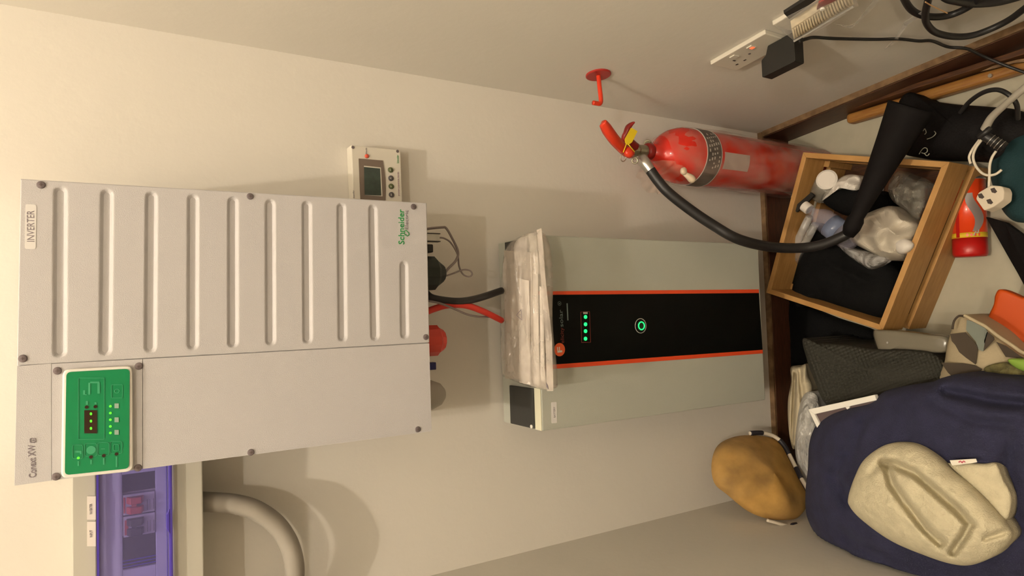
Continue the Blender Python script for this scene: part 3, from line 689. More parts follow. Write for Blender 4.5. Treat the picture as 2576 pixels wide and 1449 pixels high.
lathe(bm, kn, (0, -1, -.1), [(0, .004), (.004, .009), (.010, .009), (.013, .004)], 12)
tube(bm, cr([kn, kn+V(-.012, -.008, -.016), kn+V(-.022, -.010, -.03)], 5), [.004, .004, .005, .006, .007, .008, .009, .0095, .009, .008, .006][:11], 10)
link('knot', bm, mat('milky_knot', (.62, .50, .36), .4), bag, smooth=True)
bm = bmesh.new(); pr_ = []
for j in range(7):
    rr_ = .004 + .0085*j; row = []
    for k in range(72):
        a = 2*math.pi*k/72; sc_ = 1 + .22*noise.noise(V(math.cos(a)*1.5, math.sin(a)*1.5, 3))
        x_, z_ = kn.x + .72*rr_*sc_*math.cos(a), kn.z + rr_*sc_*math.sin(a)*(1.15 if math.sin(a) > 0 else .8)
        dx = max(-.076, min(.076, x_-EX)); sh = 1 if z_ < .56 else max(.35, 1-((z_-.56)/.12)**1.6*.6)
        y_ = EY - math.sqrt(max(0, (.079*sh)**2 - dx*dx)) - .004 - .0035*math.sin(11*a)*min(1, j/3) - .012*math.exp(-j*.9)
        row.append(bm.verts.new((x_, y_, z_)))
    pr_.append(row)
for a, b in zip(pr_, pr_[1:]):
    for k in range(72): bm.faces.new((a[k], a[(k+1) % 72], b[(k+1) % 72], b[k]))
link('gathered_pleats', bm, film('pleat_film', (.72, .50, .36), .30, .3, .9, 60), bag, smooth=True)

# ================================================================== RIGHT WALL: HOOK, SOCKET, ADAPTER
wn = V(-1, -RW, 0).normalized()
hk = thing('wall_hook', ar(1507, 187, 0), 'red round-plated steel hook on the right wall above the extinguisher', 'hook')
c = ar(1505, 187, .0)
link('back_plate', LA(c, wn, [(0, .029), (.003, .029), (.004, .027)], 40), M['hook'], hk)
for a in (2.2, -.9):
    link('screw', disc(c+wn*.004+V(0, math.cos(a)*.02, math.sin(a)*.02), wn, .003, .001, 12), M['fe_dark'], hk)
c2 = c + wn*.003
tipd = ar(1503, 240, .075)
link('hook_rod', T([c2, c2+wn*.03, c2+wn*.058, c2+wn*.068+V(0, 0, .004), c2+wn*.069+V(0, 0, .012), c2+wn*.069+V(0, 0, .024)], .0052, 12, 6), M['fe2'], hk, smooth=True)
so = thing('wall_socket', ar(1900, 90, 0), 'white double socket outlet with red switch light on the right wall', 'socket')
def rp(y, off, z): return rwall(y, off, z)
sy0, sy1, sz0, sz1 = -.300, -.449, .570, .656
link('face_plate', S([rp(sy0, 0, sz0), rp(sy1, 0, sz0), rp(sy1, 0, sz1), rp(sy0, 0, sz1)], wn*.010), M['scp'], so, bevel=.002)
for yc in (-.337,):
    bm = bmesh.new()
    for dy, dz, a, b in ((0, .012, .002, .004), (-.011, -.010, .0032, .0022), (.011, -.010, .0032, .0022)):
        slab(bm, [rp(yc+dy-a, .0101, .607+dz-b), rp(yc+dy+a, .0101, .607+dz-b), rp(yc+dy+a, .0101, .607+dz+b), rp(yc+dy-a, .0101, .607+dz+b)], wn*.0004)
    link('socket_holes', bm, M['plughole'], so)
for yc in (-.352, -.398):
    sw = link('rocker_switch', S([rp(yc-.007, .010, .628), rp(yc+.007, .010, .628), rp(yc+.007, .010, .645), rp(yc-.007, .010, .645)], wn*.003), M['scp'], so, bevel=.001)
link('switch_light', S([rp(-.404, .0135, .632), rp(-.396, .0135, .632), rp(-.396, .0135, .640), rp(-.404, .0135, .640)], wn*.0006), M['neon'], so)
link('screw', disc(rp(-.374, .0102, .613), wn, .003, .0006, 12), M['screw'], so)
so2 = thing('wall_socket', rp(-.53, 0, .6), 'white blank-fronted socket beyond the adapter, cut by the picture edge', 'socket')
link('face_plate', S([rp(-.478, 0, .585), rp(-.63, 0, .585), rp(-.63, 0, .671), rp(-.478, 0, .671)], wn*.010), M['scp'], so2, bevel=.002)
ad = thing('power_adapter', rp(-.43, .02, .6), 'chunky black power adapter plugged into the white double socket', 'adapter')
bm = bmesh.new()
def apt(y, d, z): return V(-RW*y-d, y, z)
A = rounded([apt(-.400, .074, .608), apt(-.482, .074, .608), apt(-.482, .012, .608), apt(-.418, .012, .608), apt(-.412, .030, .608), apt(-.400, .036, .608)], .003, 3)
link('adapter_body', S(A, (0, 0, -.030)), M['black_plastic'], ad, bevel=.003)
link('plug_neck', S([apt(-.415, .012, .603), apt(-.465, .012, .603), apt(-.465, .009, .603), apt(-.415, .009, .603)], (0, 0, -.022)), M['black_plastic'], ad)
cb = [ar(X, Y, o_) for X, Y, o_ in [(2010, 104, .045), (2028, 98, .04), (2050, 94, .03), (2100, 97, .02), (2200, 99, .014), (2262, 98, .012), (2310, 103, .012), (2345, 103, .012), (2385, 118, .012), (2430, 122, .022)]] + [az(2470, 140, .115), az(2530, 165, .085), az(2600, 190, .07)]
link('adapter_cable', T(cb, .0035, 8), M['black'], ad, smooth=True)
# black cable coil on the right wall
def wpath(L): return [ar(X, Y, o_) for X, Y, o_ in L]
tag(link('hanging_cable', T(wpath([(2380, -170, .03), (2300, -130, .02), (2262, -50, .02), (2276, 0, .02), (2300, 30, .022), (2340, 42, .022), (2390, 38, .02), (2440, 15, .02), (2475, -20, .02), (2500, -80, .02), (2470, -140, .02), (2390, -165, .03)]), .0068), M['black'], smooth=True), 'upper loop of thick black cable hanging on the right wall', 'cable')
tag(link('hanging_cable', T(wpath([(2430, -150, .045), (2370, -110, .04), (2345, -40, .035), (2335, 0, .035), (2328, 35, .035), (2332, 60, .035), (2355, 82, .035), (2400, 92, .035), (2450, 88, .035), (2510, 65, .03), (2560, 35, .03), (2610, -15, .03), (2600, -90, .03), (2530, -140, .035), (2435, -150, .045)]), .0068), M['black'], smooth=True), 'lower loop of thick black cable hanging on the right wall above the baseboard', 'cable')
tag(link('hanging_cable', T(wpath([(2400, -120, .03), (2365, -50, .02), (2375, -10, .02), (2410, 2, .02), (2460, 8, .02), (2530, 0, .02), (2600, -30, .02), (2590, -100, .03)]), .0085), M['black'], smooth=True), 'black cable section at the picture edge behind the loops on the right wall', 'cable')
tag(link('cable_tie', T(wpath([(2328, 5, .045), (2345, 15, .045), (2383, 33, .045)]), .0012, 6, 4), mat('tan_tie', (.55, .33, .15), .5)), 'thin tan tie wrapped round the black cable loops', 'cable tie')
tag(link('plastic_strip', S(wpath([(2330, 22, .03), (2336, 28, .03), (2285, 60, .02), (2262, 92, .018), (2258, 104, .012), (2224, 124, .006), (2250, 98, .014), (2275, 55, .02)]), wn*.0006), M['film2']), 'twisted strip of clear tape dangling across the thin black wire', 'tape')
tag(link('plastic_strip', S(wpath([(2100, 60, .02), (2140, 72, .02), (2165, 50, .02), (2205, 10, .02), (2215, -5, .02), (2200, -5, .02), (2180, 22, .02), (2150, 60, .02), (2135, 64, .02)]), wn*.0006), M['film2']), 'clear twisted plastic strip hanging below the bagged ivory strip', 'tape')
# bagged ribbed strip hung at the socket
rb = thing('terminal_strip', rp(-.55, .03, .66), 'ivory ribbed connector strip hanging in clear plastic by the black adapter', 'connector strip')
P0, P1, P2, P3 = ar(1991, 72, .055), ar(1997, 100, .055), ar(2147, 12, .055), ar(2130, -20, .055)
link('tray', S([P0, P1, P2, P3], -wn*.016), M['ribbed'], rb, bevel=.001)
for i in range(22):
    t_ = (i+.5)/22; a = P0.lerp(P3, t_); b = P1.lerp(P2, t_)
    mid = a.lerp(b, .5)+wn*.006
    link('rib', T([a.lerp(b, .1), mid, a.lerp(b, .9)], .0019, 6, 4), M['ribbed'], rb, smooth=True)
link('edge_rail', T([P1+wn*.003, P2+wn*.003], .0022, 6, 1), M['fe_print'], rb)
bm = S([ar(X, Y, .064) for X, Y in [(1950, 66), (1975, 45), (2140, -40), (2160, 15), (2075, 68), (2000, 104)]], -wn*.0008)
link('clear_sleeve', bm, film('thin_sleeve_film', (.85, .83, .80), .12, .15, .6, 40), rb)
bm = S([ar(X, Y, .05) for X, Y in [(1972, 34), (2060, -22), (2068, -10), (1985, 48)]], -wn*.006)
link('dark_edge', bm, M['black'], rb)
link('red_core', S([ar(X, Y, .058) for X, Y in [(2060, 8), (2120, -25), (2130, -12), (2055, 25)]], -wn*.004), M['fe_dark'], rb)
link('white_clip', disc(ar(2068, 20, .062), wn, .004, .004, 8), M['white'], rb)

# ================================================================== PLANKS ALONG THE WALL
def bar(P, d, m, name, parent=None, bevel=.004): return link(name, S(P, d), m, parent, bevel=bevel, bseg=3)
a0, a1 = az(2128, 312, .035), az(2620, 165, .035)
u = (a1-a0); u.z = 0; u.normalize(); nn = V(-u.y, u.x, 0); nn = nn if nn.x > 0 else -nn
pl = thing('wooden_plank', a0, 'orange-brown rounded wooden plank lying on the floor along the right baseboard', 'plank')
bar([V(a0.x, a0.y, 0), V(a1.x, a1.y, 0), V(a1.x, a1.y, 0)+nn*.028, V(a0.x, a0.y, 0)+nn*.028], (0, 0, .036), M['plank'], 'plank_body', pl, .010)
pl2 = thing('wooden_plank', a0+nn*.03, 'dark brown flat wooden board standing between orange plank and right baseboard', 'plank')
o_ = nn*.030
bar([V(a0.x, a0.y, 0)+o_, V(a1.x, a1.y, 0)+o_, V(a1.x, a1.y, 0)+o_+nn*.014, V(a0.x, a0.y, 0)+o_+nn*.014], (0, 0, .060), M['plank_dark'], 'board_body', pl2, .002)
tag(link('wood_offcut', S([az(2466, 180, .065), az(2500, 165, .065), az(2560, 150, .065), az(2620, 140, .065), az(2620, 152, .065), az(2550, 158, .065), az(2500, 172, .065)], (0, 0, -.004)), M['base_edge']), 'pale sliver of wood lying on the dark board near the picture edge', 'wood')
tag(link('screw_on_plank', disc(az(2493, 191, .037), (0, 0, 1), .0045, .006, 10), M['silver']), 'small silver screw on the orange-brown plank', 'screw')

# ================================================================== WOODEN CRATE
cc_ = [az(2020, 383, .2), az(2389, 407, .2), az(2220, 833, .2), az(1927, 736, .2)]
cr_ = thing('wooden_crate', (-.36, -.3, 0), 'open pine crate with slatted sides standing on the floor full of black cloth and plastic', 'crate')
cen = sum(cc_, V(0, 0, 0))/4; cen.z = 0
def inward(i, t):
    p = cc_[i]; a = (cc_[i-1]-p).normalized(); b = (cc_[(i+1) % 4]-p).normalized(); return p + (a+b)*t
TH = .014
for z0_, z1_ in ((.112, .2), (.0, .082)):
    for i in range(4):
        p, q_ = cc_[i], cc_[(i+1) % 4]; pi_, qi_ = inward(i, TH), inward((i+1) % 4, TH)
        link('slat', S([V(v.x, v.y, z0_) for v in (p, q_, qi_, pi_)], (0, 0, z1_-z0_)), M['crate'], cr_, bevel=.001)
for i in range(4):
    p = inward(i, TH+.001); a = (cc_[i-1]-cc_[i]).normalized()*.016; b = (cc_[(i+1) % 4]-cc_[i]).normalized()*.016
    link('corner_post', S([V(v.x, v.y, .002) for v in (p, p+a, p+a+b, p+b)], (0, 0, .115)), M['crate'], cr_)
link('bottom_board', S([V(v.x, v.y, .004) for v in (inward(0, .015), inward(1, .015), inward(2, .015), inward(3, .015))], (0, 0, .008)), M['plank_dark'], cr_)
# contents
tag(link('black_cloth', heap([(1985, 760), (2030, 590), (2050, 560), (2110, 590), (2180, 620), (2275, 700), (2225, 800), (2150, 790), (2060, 765)], .10, .165, .013, amp=.012, freq=14, skirt=.9, creases=[([(2050, 640), (2200, 720)], .015, 14)]), M['blackcloth'], smooth=True), 'black cloth heaped in the lower half of the pine crate', 'cloth')
tag(link('black_cloth', heap([(2065, 500), (2090, 475), (2130, 470), (2180, 480), (2200, 520), (2150, 545), (2100, 530)], .13, .175, .013, amp=.008, freq=20, rings=14), M['blackcloth'], smooth=True), 'small black cloth lump between bottle cap and white bag inside the crate', 'cloth')
tag(link('black_strip', S([az(X, Y, .185) for X, Y in [(1994, 524), (2040, 484), (2048, 492), (2030, 510), (2004, 534)]], (0, 0, -.006)), M['black_plastic']), 'flat black plastic strip by the bottle cap in the crate', 'strip')
def crumple(name, outline, z, zt, zb_, m, label, cat, seed=0, amp=.014, freq=26, rings=16):
    return tag(link(name, heap(outline, z, zt, zb_, amp=amp, freq=freq, rings=rings, ridged=.7, seed=seed, skirt=.85), m, smooth=False), label, cat)
crumple('plastic_bag', [(2135, 600), (2150, 555), (2235, 518), (2275, 540), (2318, 570), (2300, 610), (2280, 650), (2235, 655), (2200, 640)], .14, .215, .05, mat('white_bag_plastic', (.52, .47, .38), .28), 'crumpled white plastic bag in the middle of the crate', 'plastic bag', 3, amp=.017, freq=15, rings=26)
crumple('plastic_bag', [(2110, 615), (2150, 625), (2210, 640), (2240, 650), (2215, 670), (2190, 678), (2165, 665), (2130, 640)], .15, .185, .12, M['film2'], 'clear crinkled plastic wrap below the white bag in the crate', 'plastic wrap', 5)
crumple('plastic_bag', [(2235, 470), (2260, 430), (2300, 450), (2335, 465), (2330, 520), (2310, 555), (2280, 530), (2245, 505)], .12, .17, .02, M['greybag'], 'grey translucent plastic bag in the right corner of the crate', 'plastic bag', 7)
crumple('plastic_bag', [(2095, 460), (2130, 440), (2165, 445), (2160, 480), (2120, 475), (2090, 490), (2068, 505), (2078, 480)], .14, .18, .02, M['milky'], 'torn milky plastic wrapper beside the round white lid in the crate', 'plastic wrap', 9, amp=.008)
tag(link('white_cup', heap([(2248, 612), (2265, 600), (2285, 602), (2300, 615), (2290, 632), (2268, 640), (2252, 630)], .20, .222, .18, amp=.002, rings=10), M['milky'], smooth=True), 'small milky white plastic piece at the crate rim nearest the red can', 'plastic piece')
jar = thing('plastic_jar', az(2075, 475, .02), 'translucent jar with round white lid lying in the left part of the crate', 'jar')
j0, j1 = az(2080, 458, .168), az(2058, 505, .11)
jd = (j1-j0).normalized()
link('jar_body', LA(j0, j1-j0, [(0, .024), (.012, .030), (.06, .030), (.075, .020)], 28), M['greybag'], jar, smooth=True)
link('lid', LA(j0-jd*.008, V(.1, -.35, .9), [(0, .026), (.010, .027), (.013, .022), (.013, 0)], 28), M['milky'], jar, smooth=False)
bo = thing('water_bottle', az(2080, 560, .2), 'clear plastic water bottle with white cap lying across the crate', 'bottle')
b0, b1 = az(2022, 517, .205), az(2150, 612, .19)
bd = b1-b0; bL = bd.length
link('cap', LA(b0, bd, [(0, 0), (0, .0135), (.002, .0145), (.020, .0145), (.021, .011)], 24), M['milky'], bo, smooth=False)
link('bottle_body', LA(b0, bd, [(.021, .012), (.030, .012), (.040, .016), (.058, .027), (.072, .031), (.080, .029), (.088, .031), (.100, .028), (.108, .031), (bL*.9, .030), (bL, .022)], 28), M['bottle'], bo, smooth=True)
link('bottle_label', LA(b0+bd.normalized()*.094, bd, [(0, .0315), (.035, .0315), (.035, .0312), (0, .0312)], 28), M['bottle_label'], bo, smooth=True)
for i in range(2):
    a, b = az(2036+14*i, 545+20*i, .175), az(1975+18*i, 672, .10)
    tag(link('clear_tube', LA(a, b-a, [(0, .010), ((b-a).length, .012), ((b-a).length, .009)], 20), M['film2'], smooth=True), 'clear plastic tube leaning in the left side of the crate, ' + ('nearest the wall' if i == 0 else 'nearest the black cloth'), 'tube', 'clear tubes in the crate')

# ================================================================== BLACK BAG WITH PAINT MARKS, CABLES, PLUG, CAN
bb = tag(link('black_bag', heap([(2262, 255), (2290, 232), (2330, 250), (2400, 262), (2480, 268), (2570, 280), (2620, 330), (2600, 420), (2560, 430), (2480, 406), (2400, 398), (2330, 396), (2270, 384), (2250, 320)], .09, .15, 0, amp=.006, freq=12), M['blackbag'], smooth=True), 'flat black nylon bag with pale paint marks between plank and crate', 'bag')
zmk = .172
for L in ([(2312, 388), (2318, 378), (2325, 372), (2332, 374), (2332, 382), (2325, 386), (2318, 384)], [(2325, 386), (2332, 392), (2338, 386)], [(2332, 350), (2345, 345), (2354, 336), (2350, 330)], [(2322, 330), (2326, 324), (2330, 333), (2326, 338)], [(2298, 312), (2301, 318)]):
    link('paint_mark', T([az(X, Y, zmk) for X, Y in L], .0010, 6, 4), M['paint_mark'], bb)
crumple('teal_cloth', [(2490, 420), (2520, 360), (2570, 335), (2640, 340), (2660, 450), (2640, 540), (2570, 560), (2530, 540), (2505, 490)], .11, .16, 0, M['teal'], 'teal cloth at the picture edge beside the white plug', 'cloth', 2, amp=.006, freq=10)
cpl = [az(X, Y, z) for X, Y, z in [(2415, 285, .15), (2440, 255, .17), (2475, 232, .19), (2510, 226, .20), (2540, 240, .20), (2558, 265, .19), (2560, 300, .165)]]
tag(link('cable_loop', T(cpl, .005), M['black'], smooth=True), 'black cable arching over the black bag beside the grey conduit', 'cable')
cg = [az(X, Y, z) for X, Y, z in [(2640, 165, .30), (2576, 222, .28), (2530, 262, .26), (2495, 295, .235), (2478, 325, .22)]]
tag(link('grey_conduit', T(cg, [.0065, .0065, .0065, .0075, .0085], 16, 20, ridge=.06, rn=2), mat('grey_sleeve', (.36, .33, .27), .5), smooth=True), 'grey corrugated sleeve entering from the picture edge over the black bag', 'conduit')
wp = thing('plug_and_cord', az(2490, 500, .17), 'aged white three-pin plug with thin cord lying by the red can', 'plug')
for k, L in enumerate(([(2478, 325, .22), (2468, 345, .215), (2456, 362, .205), (2445, 378, .20), (2438, 395, .20), (2442, 412, .20)], [(2480, 330, .22), (2472, 348, .213), (2455, 372, .205), (2448, 395, .20), (2455, 418, .20), (2470, 435, .20), (2487, 441, .20), (2505, 438, .20), (2520, 427, .20)], [(2506, 380, .20), (2496, 395, .20), (2490, 415, .20), (2489, 440, .20), (2488, 462, .20), (2488, 475, .195)])):
    link('cord', T([az(*c) for c in L], .0028, 8), M['white_cable'], wp, smooth=True)
zp = .205
pc = [az(X, Y, zp) for X, Y in [(2454, 500), (2461, 484), (2492, 466), (2520, 468), (2526, 480), (2524, 502), (2500, 520), (2475, 530), (2468, 520)]]
link('plug_body', S(rounded(pc, .004, 3), (-.004, -.006, -.024)), M['paleplug'], wp, bevel=.002)
for X, Y in ((2499, 479), (2467, 493), (2489, 507)):
    link('pin_recess', S([az(X+a, Y+b, zp+.0008) for a, b in [(-8, -4), (2, -7), (9, 3), (4, 7), (-4, 5)]], (0, 0, -.001)), M['plughole'], wp)
tb = thing('cable_clamp', az(2500, 350, .22), 'black ribbed cable clamp with metal bands joining grey sleeve and white cords', 'clamp')
t0_, t1_ = az(2470, 338, .222), az(2528, 372, .205)
link('clamp_body', LA(t0_, t1_-t0_, [(0, .008), (.008, .010), ((t1_-t0_).length, .011)], 20), M['black'], tb, smooth=True)
link('clamp_knob', T([az(2462, 345, .225), az(2478, 334, .23), az(2490, 322, .225)], .006, 10, 4), M['black'], tb, smooth=True)
for f in (.4, .55, .7, .85): link('metal_band', ring(t0_.lerp(t1_, f), t1_-t0_, .0112, .0009, 24, 6), M['silver'], tb, smooth=True)
can = thing('spray_can', az(2438, 540, .0), 'red spray can with yellow band and silver top lying on the floor beside the crate', 'spray can')
c0, c1 = az(2441, 646, .037), az(2434, 456, .037); c0.z = c1.z = .037
cd_ = c1-c0; cL = cd_.length
link('can_body', LA(c0, cd_, [(.055, .0365), (cL, .0365)], 40), M['can_red'], can, smooth=True)
link('can_base', LA(c0, cd_, [(0, 0), (.0, .033), (.006, .0365), (.045, .0365)], 40), M['can_dark'], can, smooth=True)
link('yellow_band', LA(c0+cd_.normalized()*.045, cd_, [(0, .0366), (.012, .0366)], 40), M['can_yel'], can, smooth=True)
link('can_shoulder', LA(c1, cd_, [(0, .037), (.003, .037), (.006, .034), (.012, .028), (.018, .020), (.022, .010), (.022, 0)], 40), M['silver'], can, smooth=True)
link('top_rim', ring(c1+cd_.normalized()*.018, cd_, .0185, .0018, 30, 8), M['silver'], can, smooth=True)
cu = cd_.normalized(); e1 = V(0, 0, 1); e2 = cu.cross(e1).normalized()
def cpt_(s, a, r=.0372): return c0+cu*s+(e1*math.cos(a)+e2*math.sin(a))*r
sgn = 1 if (e2.y < 0) else -1
bm = bmesh.new()
prev = None
for i in range(15):
    t_ = i/14; s = cL*(.32+.50*t_); a = (.75+.28*math.sin(t_*5.2))*sgn*-1*-1; w_ = .16+.16*math.sin(t_*math.pi)
    cur = (bm.verts.new(cpt_(s, a-w_)), bm.verts.new(cpt_(s, a)), bm.verts.new(cpt_(s, a+w_)))
    if prev: bm.faces.new((prev[0], prev[1], cur[1], cur[0])); bm.faces.new((prev[1], prev[2], cur[2], cur[1]))
    prev = cur
link('swirl_mark', bm, M['can_grey'], can, smooth=True)
bm = bmesh.new(); prev = None
for i in range(20):
    t_ = i/19; s = cL*(.25+.62*t_); a = -.25*sgn; w_ = .12
    cur = (bm.verts.new(cpt_(s, a-w_)), bm.verts.new(cpt_(s, a+w_)))
    if prev: bm.faces.new((prev[0], prev[1], cur[1], cur[0]))
    prev = cur
link('side_text_panel', bm, M['can_dark'], can)
bm = T([cpt_(cL*(.28-.02*math.sin(k*2.1)+.008*k), (.60+.07*k)*sgn, .0376) for k in range(6)], .0011, 6, 4)
link('s_mark', bm, M['fe_print'], can)
bm = bmesh.new()
for k in range(4):
    for (sa, sb, aa, ab) in ((.0475, .0545, .25+.22*k, .36+.22*k),):
        bm.faces.new([bm.verts.new(cpt_(s, a*sgn, .0372)) for s, a in ((sa, aa), (sb, aa), (sb, ab), (sa, ab))])
link('band_print', bm, M['red_btn'], can)
tag(link('black_strap', S([az(X, Y, z) for X, Y, z in [(2478, 545, .05), (2530, 560, .06), (2640, 640, .06), (2640, 810, .02), (2590, 745, .02), (2545, 660, .02)]], (0, 0, -.02)), M['blackbag'], bevel=.003), 'wide black strap crossing the white floor at the picture edge', 'strap')

# ================================================================== BLACK BAG IN THE SHADE, WOVEN CUSHION, STRAP, PATTERNED BAG, DUSTPAN
tag(link('black_sack', heap([(1966, 770), (2000, 762), (2100, 800), (2205, 840), (2208, 900), (2120, 905), (2030, 900), (1990, 960), (1968, 940)], .02, .05, 0, amp=.006, freq=12, rings=10), M['blackcloth'], smooth=True), 'flat black cloth on the floor in the shade under the battery', 'cloth')
# woven cushion with knotted texture
def weavez(p, s): return .0035*math.sin(p[0]*.46+p[1]*.22)*math.sin(p[1]*.46-p[0]*.18)
cu_ = tag(link('woven_cushion', heap([(2020, 852), (2060, 862), (2140, 868), (2200, 878), (2290, 880), (2350, 890), (2385, 930), (2370, 990), (2240, 1015), (2110, 1035), (2072, 1010), (2050, 960), (2030, 905)], .25, .29, 0, rings=70, n=22, amp=.003, freq=8, zf=weavez, power=3), M['weave'], smooth=True), 'charcoal knitted cushion with knobbly weave left of the smoky plastic strap', 'cushion')
st = [az(X, Y, z) for X, Y, z in [(2212, 835, .235), (2215, 862, .235), (2240, 858, .235), (2300, 858, .235), (2370, 862, .235), (2400, 866, .23)]]
ps = thing('plastic_strap', az(2300, 858, .21), 'smoky translucent plastic handle running from crate corner to patterned bag', 'handle')
bm = heap([(2196, 836), (2212, 830), (2262, 832), (2330, 840), (2385, 848), (2385, 884), (2340, 888), (2285, 882), (2240, 880), (2215, 890), (2206, 876)], .235, .252, .215, amp=.001, rings=10, n=5, power=4)
link('handle_bar', bm, M['clearstrap'], ps, smooth=True)
link('rivet', disc(az(2233, 862, .2535), (0, 0, 1), .0025, .0015, 12), M['silver'], ps)
zt_ = .30
pb_ = thing('patterned_bag', az(2450, 880, .0), 'beige cloth bag with dark triangle print and grey lining next to the navy heap', 'bag')
outl = [(2372, 990), (2362, 950), (2376, 910), (2382, 870), (2392, 835), (2403, 800), (2422, 792), (2455, 808), (2500, 838), (2540, 875), (2580, 895), (2640, 910), (2640, 1000), (2500, 1010)]
link('bag_body', heap(outl, .27, .31, 0, amp=.003, rings=12, skirt=.92, center=(2470, 930)), M['tri_l'], pb_, smooth=True)
def patch(pts, m, z=zt_, dz=.016, name='triangle_print'):
    P = [az(X, Y, z+dz) for X, Y in pts]; return link(name, S(P, (0, 0, -.0015)), m, pb_)
patch([(2390, 840), (2428, 836), (2436, 845), (2452, 862), (2459, 872), (2457, 895), (2454, 917), (2430, 900), (2413, 886), (2403, 868), (2394, 858)], M['tri_d'])
patch([(2368, 912), (2420, 914), (2452, 919), (2470, 928), (2455, 960), (2410, 960), (2385, 938), (2376, 925)], M['tri_d'])
patch([(2477, 829), (2500, 848), (2501, 855), (2475, 882)], M['tri_d'])
patch([(2506, 860), (2530, 870), (2565, 895), (2580, 903), (2530, 898)], M['tri_d'])
patch([(2432, 805), (2470, 815), (2485, 835), (2478, 860), (2473, 884), (2462, 880), (2455, 860), (2430, 830)], M['tri_g'])
link('dark_piping', T([az(X, Y, .318) for X, Y in [(2396, 828), (2400, 808), (2412, 795), (2426, 796)]], .0022, 8, 5), M['tri_d'], pb_)
link('pale_piping', T([az(X, Y, .318) for X, Y in [(2426, 793), (2450, 806), (2480, 822), (2510, 845), (2545, 868), (2580, 890), (2640, 905)]], .0035, 8, 5), M['tri_l'], pb_, smooth=True)
crumple('olive_net', [(2475, 930), (2500, 915), (2540, 912), (2575, 925), (2630, 940), (2630, 975), (2560, 970), (2510, 960)], .33, .345, .31, M['strawg'], 'olive green netting tucked between patterned bag and navy heap', 'net', 4, amp=.004)
tag(link('lime_cloth', heap([(2535, 905), (2560, 902), (2600, 906), (2640, 915), (2640, 945), (2580, 935), (2550, 922)], .345, .355, .33, amp=.002, rings=8), M['green_f'], smooth=True), 'scrap of lime green cloth at the picture edge on the patterned bag', 'cloth')
dp = [(2500, 765), (2503, 745), (2512, 729), (2528, 730), (2548, 738), (2580, 750), (2660, 762), (2700, 930), (2600, 910), (2550, 880), (2485, 822)]
tag(link('orange_dustpan', heap(dp, .185, .19, .165, amp=.0, rings=8, n=5, power=8), M['orange_pl'], smooth=True), 'bright orange plastic dustpan at the picture edge next to the patterned bag', 'dustpan')

# ================================================================== NAVY HEAP, TOWEL, FRAME, BAGS, ORANGE NET
nav = [(2032, 1180), (2036, 1115), (2052, 1072), (2085, 1044), (2130, 1027), (2190, 1012), (2225, 985), (2280, 970), (2340, 962), (2372, 950), (2420, 940), (2500, 945), (2600, 955), (2760, 1000), (2820, 1200), (2760, 1420), (2500, 1500), (2300, 1510), (2140, 1455), (2115, 1405), (2060, 1355), (2030, 1300), (2026, 1240)]
tag(link('navy_blanket', heap(nav, .39, .50, 0, rings=50, n=9, amp=.012, freq=6, power=2.6, skirt=.93,
    creases=[([(2130, 1140), (2100, 1200), (2130, 1260)], .018, 16), ([(2170, 1060), (2150, 1120), (2140, 1180)], .010, 12), ([(2380, 985), (2500, 1010), (2600, 1020)], .03, 14), ([(2350, 1010), (2450, 1060), (2560, 1070)], .012, 14), ([(2545, 1130), (2530, 1230), (2560, 1330)], .02, 24), ([(2130, 1350), (2230, 1420)], .014, 16)]), M['navy'], smooth=True),
    'big heap of navy blue blanket filling the corner by the left wall', 'blanket')
tw = thing('bath_towel', az(2330, 1260, .49), 'cream terry towel folded on top of the navy blanket heap', 'towel')
fold1 = [(2222, 1165), (2250, 1168), (2300, 1190), (2350, 1232), (2410, 1285), (2440, 1320), (2425, 1350), (2398, 1388)]
fold2 = [(2232, 1175), (2245, 1220), (2280, 1270), (2330, 1335), (2366, 1366)]
tout = [(2134, 1250), (2150, 1200), (2175, 1155), (2225, 1120), (2275, 1113), (2320, 1122), (2365, 1150), (2400, 1185), (2440, 1215), (2500, 1275), (2548, 1340), (2525, 1380), (2490, 1405), (2440, 1422), (2390, 1418), (2320, 1395), (2240, 1360), (2170, 1310), (2138, 1275)]
link('folded_towel', heap(tout, .505, .575, .470, rings=64, n=16, amp=.005, freq=34, power=2.2, creases=[(fold1, .032, 11), (fold2, .032, 11), ([(2190, 1190), (2215, 1165)], .01, 12), ([(2480, 1355), (2540, 1335)], .012, 9)], ridged=.2), M['towel'], tw, smooth=True)
link('towel_flap', heap([(2388, 1172), (2392, 1164), (2430, 1164), (2475, 1166), (2508, 1166), (2525, 1205), (2545, 1245), (2543, 1285), (2528, 1308), (2490, 1270), (2440, 1222)], .500, .522, .475, rings=20, n=8, amp=.002, freq=30, power=4), M['towel'], tw, smooth=True)
tg = link('care_tag', S([az(X, Y, .530) for X, Y in [(2389, 1158), (2455, 1154), (2458, 1163), (2440, 1166), (2395, 1171)]], (0, 0, -.001)), M['tagm'], tw)
link('tag_print', T([az(X, Y, .531) for X, Y in [(2412, 1163), (2416, 1160), (2420, 1164), (2424, 1160), (2428, 1163)]], .0010, 6, 3), M['tagink'], tg)
pf = thing('picture_frame', az(2120, 1030, .42), 'white right-angled picture frame corner sticking out of the navy blanket', 'frame')
fz = .425
FA = [(2200, 993), (2205, 1007), (2048, 1041), (2060, 1075), (2056, 1080), (2033, 1031)]
fo = [(2200, 993), (2033, 1030), (2090, 1150), (2250, 1110)]
P = [az(X, Y, fz) for X, Y in fo]
def strip(a, b, ia, ib): return link('frame_side', S([a, b, ib, ia], (0, 0, -.012)), M['white'], pf, bevel=.001)
I = [az(X, Y, fz) for X, Y in [(2205, 1007), (2049, 1042), (2100, 1140), (2245, 1102)]]
strip(P[0], P[1], I[0], I[1]); strip(P[1], P[2], I[1], I[2])
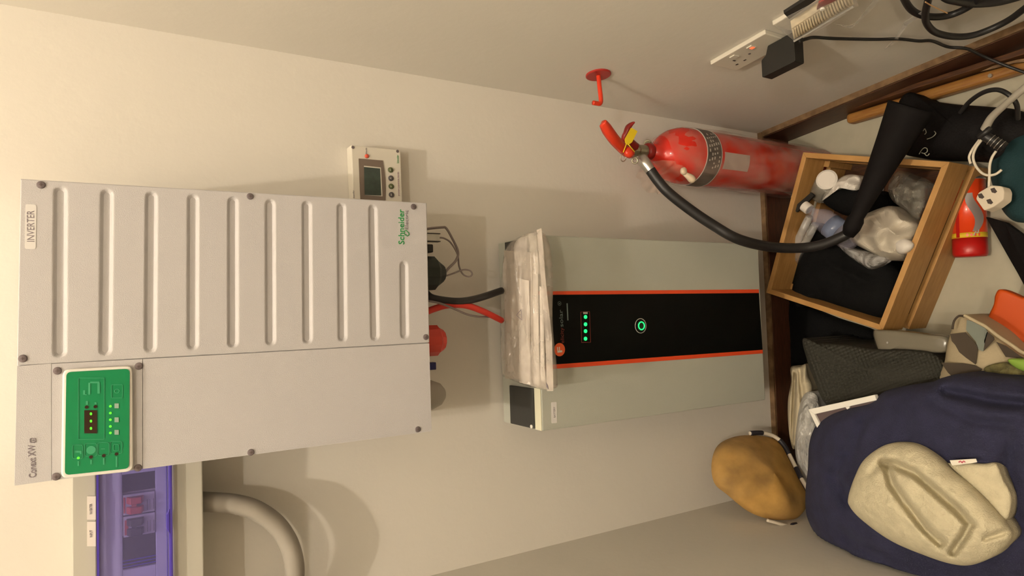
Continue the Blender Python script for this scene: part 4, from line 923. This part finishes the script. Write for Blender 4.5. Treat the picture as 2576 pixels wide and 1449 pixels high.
link('backing', S([p+V(0, 0, -.006) for p in I], (0, 0, -.003)), mat('dark_picture', (.10, .07, .07), .4), pf)
link('clip', S([az(X, Y, fz-.001) for X, Y in [(2125, 1022), (2138, 1019), (2136, 1027), (2131, 1030)]], (0, 0, -.004)), M['white'], pf)
# cream canvas bag and grey plastic behind the frame
tag(link('canvas_bag', heap([(1988, 928), (1996, 920), (2012, 922), (2028, 916), (2035, 945), (2046, 975), (2040, 1010), (2025, 1060), (2010, 1100), (1995, 1130), (1984, 1080), (1982, 1010), (1990, 960)], .15, .20, 0, amp=.008, freq=22, rings=16, creases=[([(2000, 940), (1995, 1040), (1992, 1110)], .03, 4), ([(2012, 935), (2020, 1010)], .015, 6)]), M['canvas'], smooth=True), 'upright cream canvas bag between baseboard and charcoal cushion', 'bag')
crumple('plastic_bag', [(2018, 1000), (2040, 985), (2060, 1005), (2062, 1090), (2050, 1180), (2035, 1220), (2010, 1180), (2000, 1130), (2005, 1060)], .20, .235, 0, film('grey_white_bag', (.56, .55, .52), .85, .3, .8, 40), 'grey-white plastic bag squeezed between canvas bag and navy blanket', 'plastic bag', 12, amp=.010, freq=30)
# orange net basket
on = thing('net_basket', az(1960, 1220, .2), 'orange gauze pop-up basket with black and white rim in the left corner', 'basket')
def oy(X, Y, y): return ay(X, Y, y)
O = [oy(X, Y, y) for X, Y, y in [(1790, 1165, -.09), (1806, 1120, -.07), (1850, 1098, -.05), (1900, 1096, -.04), (1945, 1110, -.05), (1975, 1160, -.10), (2000, 1210, -.14), (2025, 1262, -.18), (2010, 1300, -.21), (1975, 1308, -.22), (1930, 1305, -.20), (1880, 1285, -.16), (1830, 1245, -.13), (1797, 1215, -.11)]]
bm = pillow(O, V(.030, -.065, .02), V(-.01, .02, -.01), 18, 6, amp=.004, freq=20)
link('gauze_body', bm, M['orange_mesh'], on, smooth=True)
R_ = [oy(X, Y, y) for X, Y, y in [(1885, 1090, -.07), (1918, 1089, -.08), (1948, 1098, -.09), (1972, 1120, -.11), (1998, 1168, -.15), (2014, 1200, -.18), (2034, 1235, -.21), (2042, 1262, -.23)]]
link('rim_tape', T(R_, .0055, 10, 8), M['rimw'], on, smooth=True)
R2 = cr(R_, 8)
for a, b in ((1, 9), (20, 29), (34, 42)):
    link('black_rim_band', tube(bmesh.new(), R2[a:b], .0066, 10), M['rimb'], on, smooth=True)
rt = [oy(X, Y, y) for X, Y, y in [(1930, 1309, -.21), (1960, 1317, -.22), (1985, 1323, -.225), (2006, 1330, -.23), (2018, 1338, -.235)]]
link('rim_tape', T(rt, .0042, 10, 6), M['rimw'], on, smooth=True)
link('black_end', T([oy(X, Y, -.235) for X, Y in [(2003, 1318), (1993, 1320), (1992, 1327), (2002, 1330)]], .0045, 8, 5), M['rimb'], on, smooth=True)
